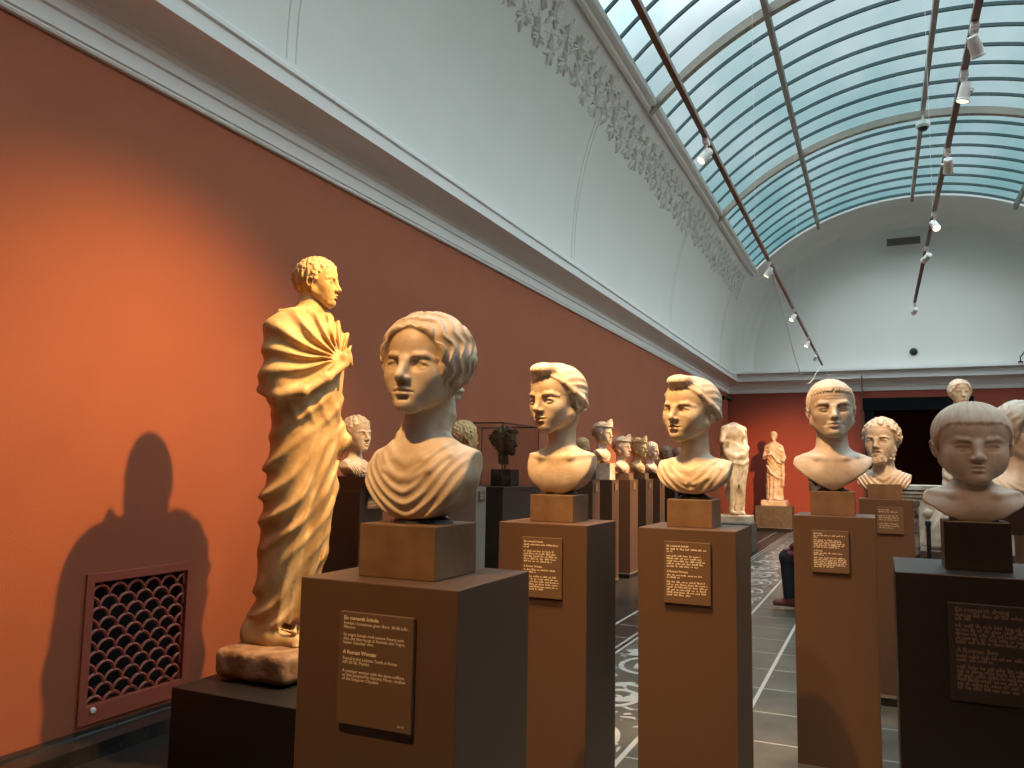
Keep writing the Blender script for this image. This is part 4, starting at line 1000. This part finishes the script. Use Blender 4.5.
me = small_head('short',.014).mesh('head', (.245,.255,.262)); me.materials.append(M['marbleo']); o = link('head', me, None, t); o.location = (.03+.062,0,.125+1.655); o.rotation_euler = (R(0),R(4),R(108))
# headless statue in the far aisle
t = thing('headless_statue', 'headless yellow-lit marble figure with mantle round the hips, near the far left corner', 'statue', (-2.38,15.0,0))
box('pedestal_block', (-.34,-.34,0), (.34,.34,.50), 'blockg', t, .005); box('marble_plinth', (-.30,-.30,.50), (.30,.30,.64), 'marble', t, .02)
me = headless().mesh('figure', 1.10); me.materials.append(M['marble']); o = link('figure', me, None, t); o.location = (0,0,.635); o.rotation_euler = (0,0,R(48))
# far wall statue
t = thing('far_statue', 'full-length toga statue in front of the far orange-lit wall', 'statue', (-2.32,20.7,0))
box('pedestal_block', (-.42,-.36,.10), (.42,.36,.60), 'blockg', t, .006); box('base_strip', (-.425,-.365,.08), (.425,.365,.10), 'pedl', t); box('kick_base', (-.40,-.34,0), (.40,.34,.08), 'blackp', t)
box('label_card', (-.05,-.366,.44), (.05,-.360,.52), 'plaque', t)
box('marble_plinth', (-.30,-.26,.60), (.30,.26,.74), 'marble', t, .025)
me = draped(5,h=.018).mesh('figure', .93); me.materials.append(M['marble']); o = link('figure', me, None, t); o.location = (0,0,.73); o.rotation_euler = (0,0,R(-5))
me = small_head('plain',.025).mesh('head', .232); me.materials.append(M['marble']); o = link('head', me, None, t); o.location = (0,-.02,.73+1.46); o.rotation_euler = (0,0,R(-8))
# small statue behind the boy
t = thing('draped_statue', 'draped marble woman whose small head shows just above the boy\'s crown', 'statue', (.80,9.5,0))
box('pedestal_block', (-.46,-.34,0), (.46,.34,.66), 'ped', t, .005)
me = draped(9,h=.016,wide=1.75).mesh('figure', .95); me.materials.append(M['marble']); o = link('figure', me, None, t); o.location = (0,0,.655); o.rotation_euler = (0,0,R(8))
me = small_head('veil',.022).mesh('head', (.27,.25,.262)); me.materials.append(M['marble']); o = link('head', me, None, t); o.location = (0,-.02,.655+1.49); o.rotation_euler = (0,0,R(14))
# pale stone relief chest behind
t = thing('stone_sarcophagus', 'long pale grey carved stone chest with a moulded rim, behind the bearded man', 'sarcophagus', (1.55,12.2,0))
box('chest_body', (-1.5,-.4,.0), (1.5,.4,1.12), 'marbleg', t, .02)
bm = bmesh.new()
for z0,z1,o_ in ((1.12,1.17,.03),(1.17,1.20,.06),(1.22,1.28,.08),(.0,.08,.05)): bx(bm,(-1.5-o_,-.4-o_,z0),(1.5+o_,.4+o_,z1),.008)
bx(bm,(-1.5,-.4,1.20),(1.5,.4,1.22)); fin('moulded_rim', bm, 'marbleg', t)
v = Vol((-1.45,-.16,.1),(1.45,.06,1.12),.028); rg = random.Random(3)
for i in range(16):
    x = -1.3+i*.17; v.ell((x,-.0,.55),(.07,.07,.32),.05); v.sph((x+rg.uniform(-.03,.03),-.03,.93),.062,.03); v.cap((x,-.03,.8),(x+rg.uniform(-.12,.12),-.05,rg.uniform(.5,.8)),.028,.022,.02); v.cap((x,-.02,.3),(x+rg.uniform(-.06,.06),-.02,.12),.04,.03,.03)
me = v.mesh('figure_relief'); me.materials.append(M['marbleg']); o = link('figure_relief', me, None, t); o.location = (0,-.40,0)
# mottled column stump on a black post beside the bearded man
t = thing('mottled_column', 'slim mottled dark marble column just right of the bearded man\'s pedestal', 'column', (.275,7.6,0))
box('black_foot', (-.055,-.06,0), (.045,.06,.55), 'blackp', t, .003)
bm = bmesh.new(); lathe(bm,[(.050,.55),(.050,.57),(.036,.585),(.034,1.15),(.046,1.175),(.046,1.20)],20,c=(-.005,0,0)); fin('shaft', bm, 'mottled', t, smooth=False)
t = thing('barrier_post', 'thin black post next to the mottled column', 'post', (.385,7.9,0))
bm = bmesh.new(); lathe(bm,[(.13,0),(.13,.015),(.02,.03),(.018,.98),(.026,.985),(.026,1.02),(.01,1.03)],16); fin('post', bm, 'blackp', t)
# the bench and the visitor --------------------------------------------------------
t = thing('bench', 'low dark backless bench behind the stern man\'s pedestal', 'bench', (-.43,9.0,0))
box('seat', (-.26,-.55,.38), (.26,.55,.43), 'wood', t, .01)
for sx in (-1,1):
    for sy in (-1,1): box('leg', (sx*.22-.02,sy*.49-.02,0), (sx*.22+.02,sy*.49+.02,.38), 'wood', t, .003)
def skin_mesh(name, pts, edges, rad, root=0, sub=2):
    me = bpy.data.meshes.new(name); me.from_pydata(pts, edges, []); o = bpy.data.objects.new(name, me); COL.objects.link(o)
    o.modifiers.new('s','SKIN'); L = me.skin_vertices[0].data
    for i, r in enumerate(rad): L[i].radius = (r,r) if not isinstance(r,tuple) else r; L[i].use_root = (i == root)
    q = o.modifiers.new('u','SUBSURF'); q.levels = sub; q.render_levels = sub
    dg = bpy.context.evaluated_depsgraph_get(); m2 = bpy.data.meshes.new_from_object(o.evaluated_get(dg)); bpy.data.objects.remove(o); bpy.data.meshes.remove(me); m2.name = name
    for p in m2.polygons: p.use_smooth = True
    return m2
P0 = (-.49,9.0,.024)
t = thing('person', 'visitor in maroon jacket and black trousers seated behind the stern man\'s pedestal', 'person', P0)
# faces -X; hip on the bench at (+.05,0,.50)
v = Vol((-.62,-.34,-.01),(.36,.34,1.44),.013)
v.ell((.04,0,.545),(.15,.17,.11),.05); v.ell((.02,0,.75),(.115,.155,.2),.08); v.ell((-.01,0,.98),(.12,.185,.17),.08); v.cap((-.02,-.15,1.08),(-.02,.15,1.08),.055,.055,.06)
v.cap((-.03,0,1.10),(-.05,0,1.20),.055,.05,.03)
for sy in (-1,1):
    v.cap((.02,sy*.09,.53),(-.40,sy*.11,.52),.085,.062,.04); v.cap((-.40,sy*.11,.52),(-.33+.05*sy,sy*.11,.09),.058,.040,.03)
    v.cap((-.02,sy*.19,1.08),(-.07,sy*.225,.82),.050,.042,.04); v.cap((-.07,sy*.225,.82),(-.30,sy*.14,.63),.040,.030,.03)
    hx, hy = -.335, sy*.135
    v.ell((hx,hy,.615),(.045,.035,.018),.012)
    for k in range(4): v.cap((hx-.03,hy+(-.025+.0165*k),.615),(hx-.085+.006*abs(k-1.5),hy+(-.027+.018*k),.600),.0085,.0075,.004)
    v.cap((hx+.0,hy-sy*.03,.61),(hx-.045,hy-sy*.055,.60),.0095,.008,.006)
v.pose(rz=-90,rx=14,sc=.225,off=(-.055,0,1.165)); face(v); v.pose()
me = v.mesh('body'); me.materials.append(M['skin']); o = link('body', me, None, t)
v = Vol((-.40,-.36,.42),(.36,.36,1.20),.013)
v.ell((.03,0,.58),(.165,.19,.13),.06); v.ell((.02,0,.75),(.135,.175,.2),.08); v.ell((-.01,0,.98),(.14,.20,.17),.08); v.cap((-.02,-.155,1.08),(-.02,.155,1.08),.065,.065,.06); v.tube([(-.10,-.03,1.12),(-.05,-.075,1.16),(.03,-.04,1.165),(.03,.04,1.165),(-.05,.075,1.16),(-.10,.03,1.12)],.022,.02,taper=False)
for sy in (-1,1): v.cap((-.02,sy*.19,1.08),(-.07,sy*.225,.82),.066,.058,.04); v.cap((-.07,sy*.225,.82),(-.310,sy*.14,.63),.058,.050,.03); v.cap((.03,sy*.09,.55),(-.385,sy*.11,.54),.110,.082,.04)
x,y,z = v.grid((slice(None),)*3); v.d -= (.006*np.sin(z*75+8*x)).astype(np.float32)
me = v.mesh('quilted_jacket'); me.materials.append(M['coat']); link('quilted_jacket', me, None, t)
v = Vol((-.55,-.25,.02),(.24,.25,.68),.013); v.ell((.04,0,.54),(.16,.18,.115),.05)
for sy in (-1,1): v.cap((.02,sy*.09,.53),(-.40,sy*.11,.52),.097,.074,.04); v.cap((-.40,sy*.11,.52),(-.33+.05*sy,sy*.11,.10),.070,.056,.03)
me = v.mesh('trousers'); me.materials.append(M['trou']); link('trousers', me, None, t)
v = Vol((-.3,-.2,1.1),(.2,.2,1.48),.012); v.pose(rz=-90,rx=14,sc=.225,off=(-.055,0,1.165)); cap_hair(v,'short',(.40,.50,.45),(0,.07,.62)); v.sph((0,.45,.42),.2,.1); v.pose()
me = v.mesh('hair'); me.materials.append(M['hair']); link('hair', me, None, t)
for sy in (-1,1):
    x = -.33+.05*sy; v = Vol((x-.24,sy*.11-.09,.015),(x+.12,sy*.11+.09,.16),.009)
    v.cap((x+.03,sy*.11,.055),(x-.12,sy*.11,.045),.050,.045,.03); v.cap((x,sy*.11,.06),(x,sy*.11,.11),.052,.056,.02); v.field(lambda X,Y,Z: .022-Z,(x-.3,sy*.11-.1,.0),(x+.15,sy*.11+.1,.2),.004,'i')
    me = v.mesh('shoe'); me.materials.append(M['shoe']); s = link('shoe', me, None, t)
    bm = bmesh.new(); n = 20; 
    ring = [(x-.045+ .125*math.cos(2*PI*k/n), sy*.11+.048*math.sin(2*PI*k/n)) for k in range(n)]
    a = [bm.verts.new((p[0],p[1],.0)) for p in ring]; b = [bm.verts.new((p[0],p[1],.026)) for p in ring]
    for k in range(n): bm.faces.new((a[k],a[(k+1)%n],b[(k+1)%n],b[k]))
    bm.faces.new(a[::-1]); bm.faces.new(b); fin('sole', bm, 'sole', s)
# small fittings -----------------------------------------------------------------
t = thing('security_camera', 'small black camera tucked under the cornice in the far left corner', 'camera', (XW+.02,20.9,3.30))
bm = bmesh.new(); bx(bm,(0,-.05,-.05),(.06,.05,.05),.006); tube(bm,[(.05,0,0),(.12,0,-.02)],.012,8); fin('bracket', bm, 'blackp', t)
bm = bmesh.new(); lathe(bm,[(.03,-.02),(.06,.0),(.06,.16),(.04,.18)],14,c=(.13,0,-.02),axis=(.6,-.8,-.25)); fin('camera_body', bm, 'blackp', t)
t = thing('wall_pipe', 'thin dark vertical conduit on the far wall left of the doorway', 'pipe', (-.30,YN-.03,0))
bm = bmesh.new(); tube(bm,[(0,-.0,.10),(0,-.0,3.46),(0,-.10,3.52),(0,-.30,3.66),(0,-.34,3.84)],.016,8); fin('pipe', bm, 'rail', t)
bm = bmesh.new(); tube(bm, [(.0,0,0),(-.12,-.01,-.05),(-.3,-.02,-.085),(-.5,.0,-.06),(-.68,.0,-.02),(-.80,-.03,.05),(-.83,-.05,.13)], .010, 6)
o = fin('power_cable', bm, 'cable', loc=(-.30,YN-.38,3.84)); tag(o,'white cable looping along the far cornice from the conduit to the track end','cable')
bm = bmesh.new(); pts = []
for i in range(25):
    u = i/24; pts.append((0.0-.02*math.sin(PI*u), 10.0*u, -.010-1.2*math.sin(PI*u)**1.0*(.5+.5*math.sin(PI*u))*.75))
tube(bm, pts, .007, 6); o = fin('drooping_cable', bm, 'cable', loc=(TX1,10.20,TZ)); tag(o,'white cable sagging below the left lighting track','cable')
t = thing('wall_lamp', 'small dark lamp bracket on the far cornice at the right edge', 'wall lamp', (3.05,YN-.40,VB))
bm = bmesh.new(); tube(bm,[(0,0,0),(.0,-.02,.12),(.12,-.04,.30),(.45,-.06,.48)],.014,8); lathe(bm,[(.05,0),(.05,.03),(.02,.04)],14); fin('bracket', bm, 'blackp', t)
t = thing('ceiling_camera', 'white dome with dark lens hanging from the middle glazing bar', 'dome camera', (XC,15.4,GT-.17))
bm = bmesh.new(); tube(bm,[(0,0,0),(0,0,-.12)],.02,8); lathe(bm,[(.10,-.24),(.12,-.20),(.11,-.12),(.04,-.10)],20); fin('dome_housing', bm, 'lampw', t)
bm = bmesh.new(); lathe(bm,[(.02,-.30),(.06,-.285),(.085,-.25),(.09,-.235)],20); fin('dark_lens', bm, 'blackp', t)
# lamps ----------------------------------------------------------------------------
KEY = (1,.56,.24)
spot(TX1,3.27,(-3.0,3.0,.85),'spotlight aimed at the tall statue and the red wall',800,88,1.0,(1,.53,.14),rad=.022)
spot(TX1,.0,(-.97,1.60,1.30),'spotlight behind the viewer aimed at the nearest head',430,44,1,(1,.54,.20),rad=.02)
spot(TX1,1.75,(-1.17,2.95,1.4),'spotlight aimed at the woman with the small bun',420,44,1,(1,.54,.20),rad=.02)
spot(TX1,2.0,(-.68,3.08,1.4),'spotlight aimed at the centre woman',420,44,1,(1,.54,.20),rad=.02)
spot(TX1,2.9,(-.26,4.15,1.4),'spotlight aimed at the stern man',460,44,1,(1,.54,.22),rad=.02)
spot(TX1,6.035,(-3.1,4.6,1.15),'nearest visible white spotlight on the left track',120,24,.7,KEY)
spot(TX1,9.97,(-3.1,9.9,.60),'second visible spotlight on the left track, at the top of the sagging cable',1400,41,.7,KEY)
spot(TX1,13.1,(-3.1,11.5,.75),'third visible spotlight on the left track',1400,42,.7,KEY)
spot(TX1,15.9,(-2.4,15.0,1.4),'fourth visible spotlight on the left track',420,28,.8,(1,.60,.27))
spot(TX1,17.95,(-2.35,20.7,1.4),'last spotlight at the far end of the left track',160,26,.7,KEY)
spot(TX2,5.6,(.03,5.75,1.5),'nearest lit spotlight on the aisle track',0)
spot(TX2,4.0,(.05,5.70,1.5),'spotlight of the aisle track aimed at the bearded man',360,30,1,(1,.54,.22))
spot(TX2,6.94,(.80,9.5,1.8),'second spotlight on the aisle track',150,28,.7,KEY)
spot(TX2,8.62,(1.3,6.4,1.5),'third spotlight on the aisle track',0)
spot(TX2,9.92,(-2.38,15.0,1.5),'fourth spotlight on the aisle track',1500,20,.8,(1,.60,.24))
spot(TX2,13.17,(-2.0,21.0,1.2),'last spotlight at the end of the aisle track',3800,30,.9,(1,.46,.15))
spot(TX2,5.0,(1.30,6.36,1.5),'spotlight of the aisle track aimed past the black pedestal',120,22,.7,KEY)
spot(TX2,-1.8,(.24,2.5,1.40),'added fill spotlight behind the viewer, dimly lighting the boy',150,26,1,(1,.52,.26),rad=.12)  # unseen lamp added as warm fill on the boy's face
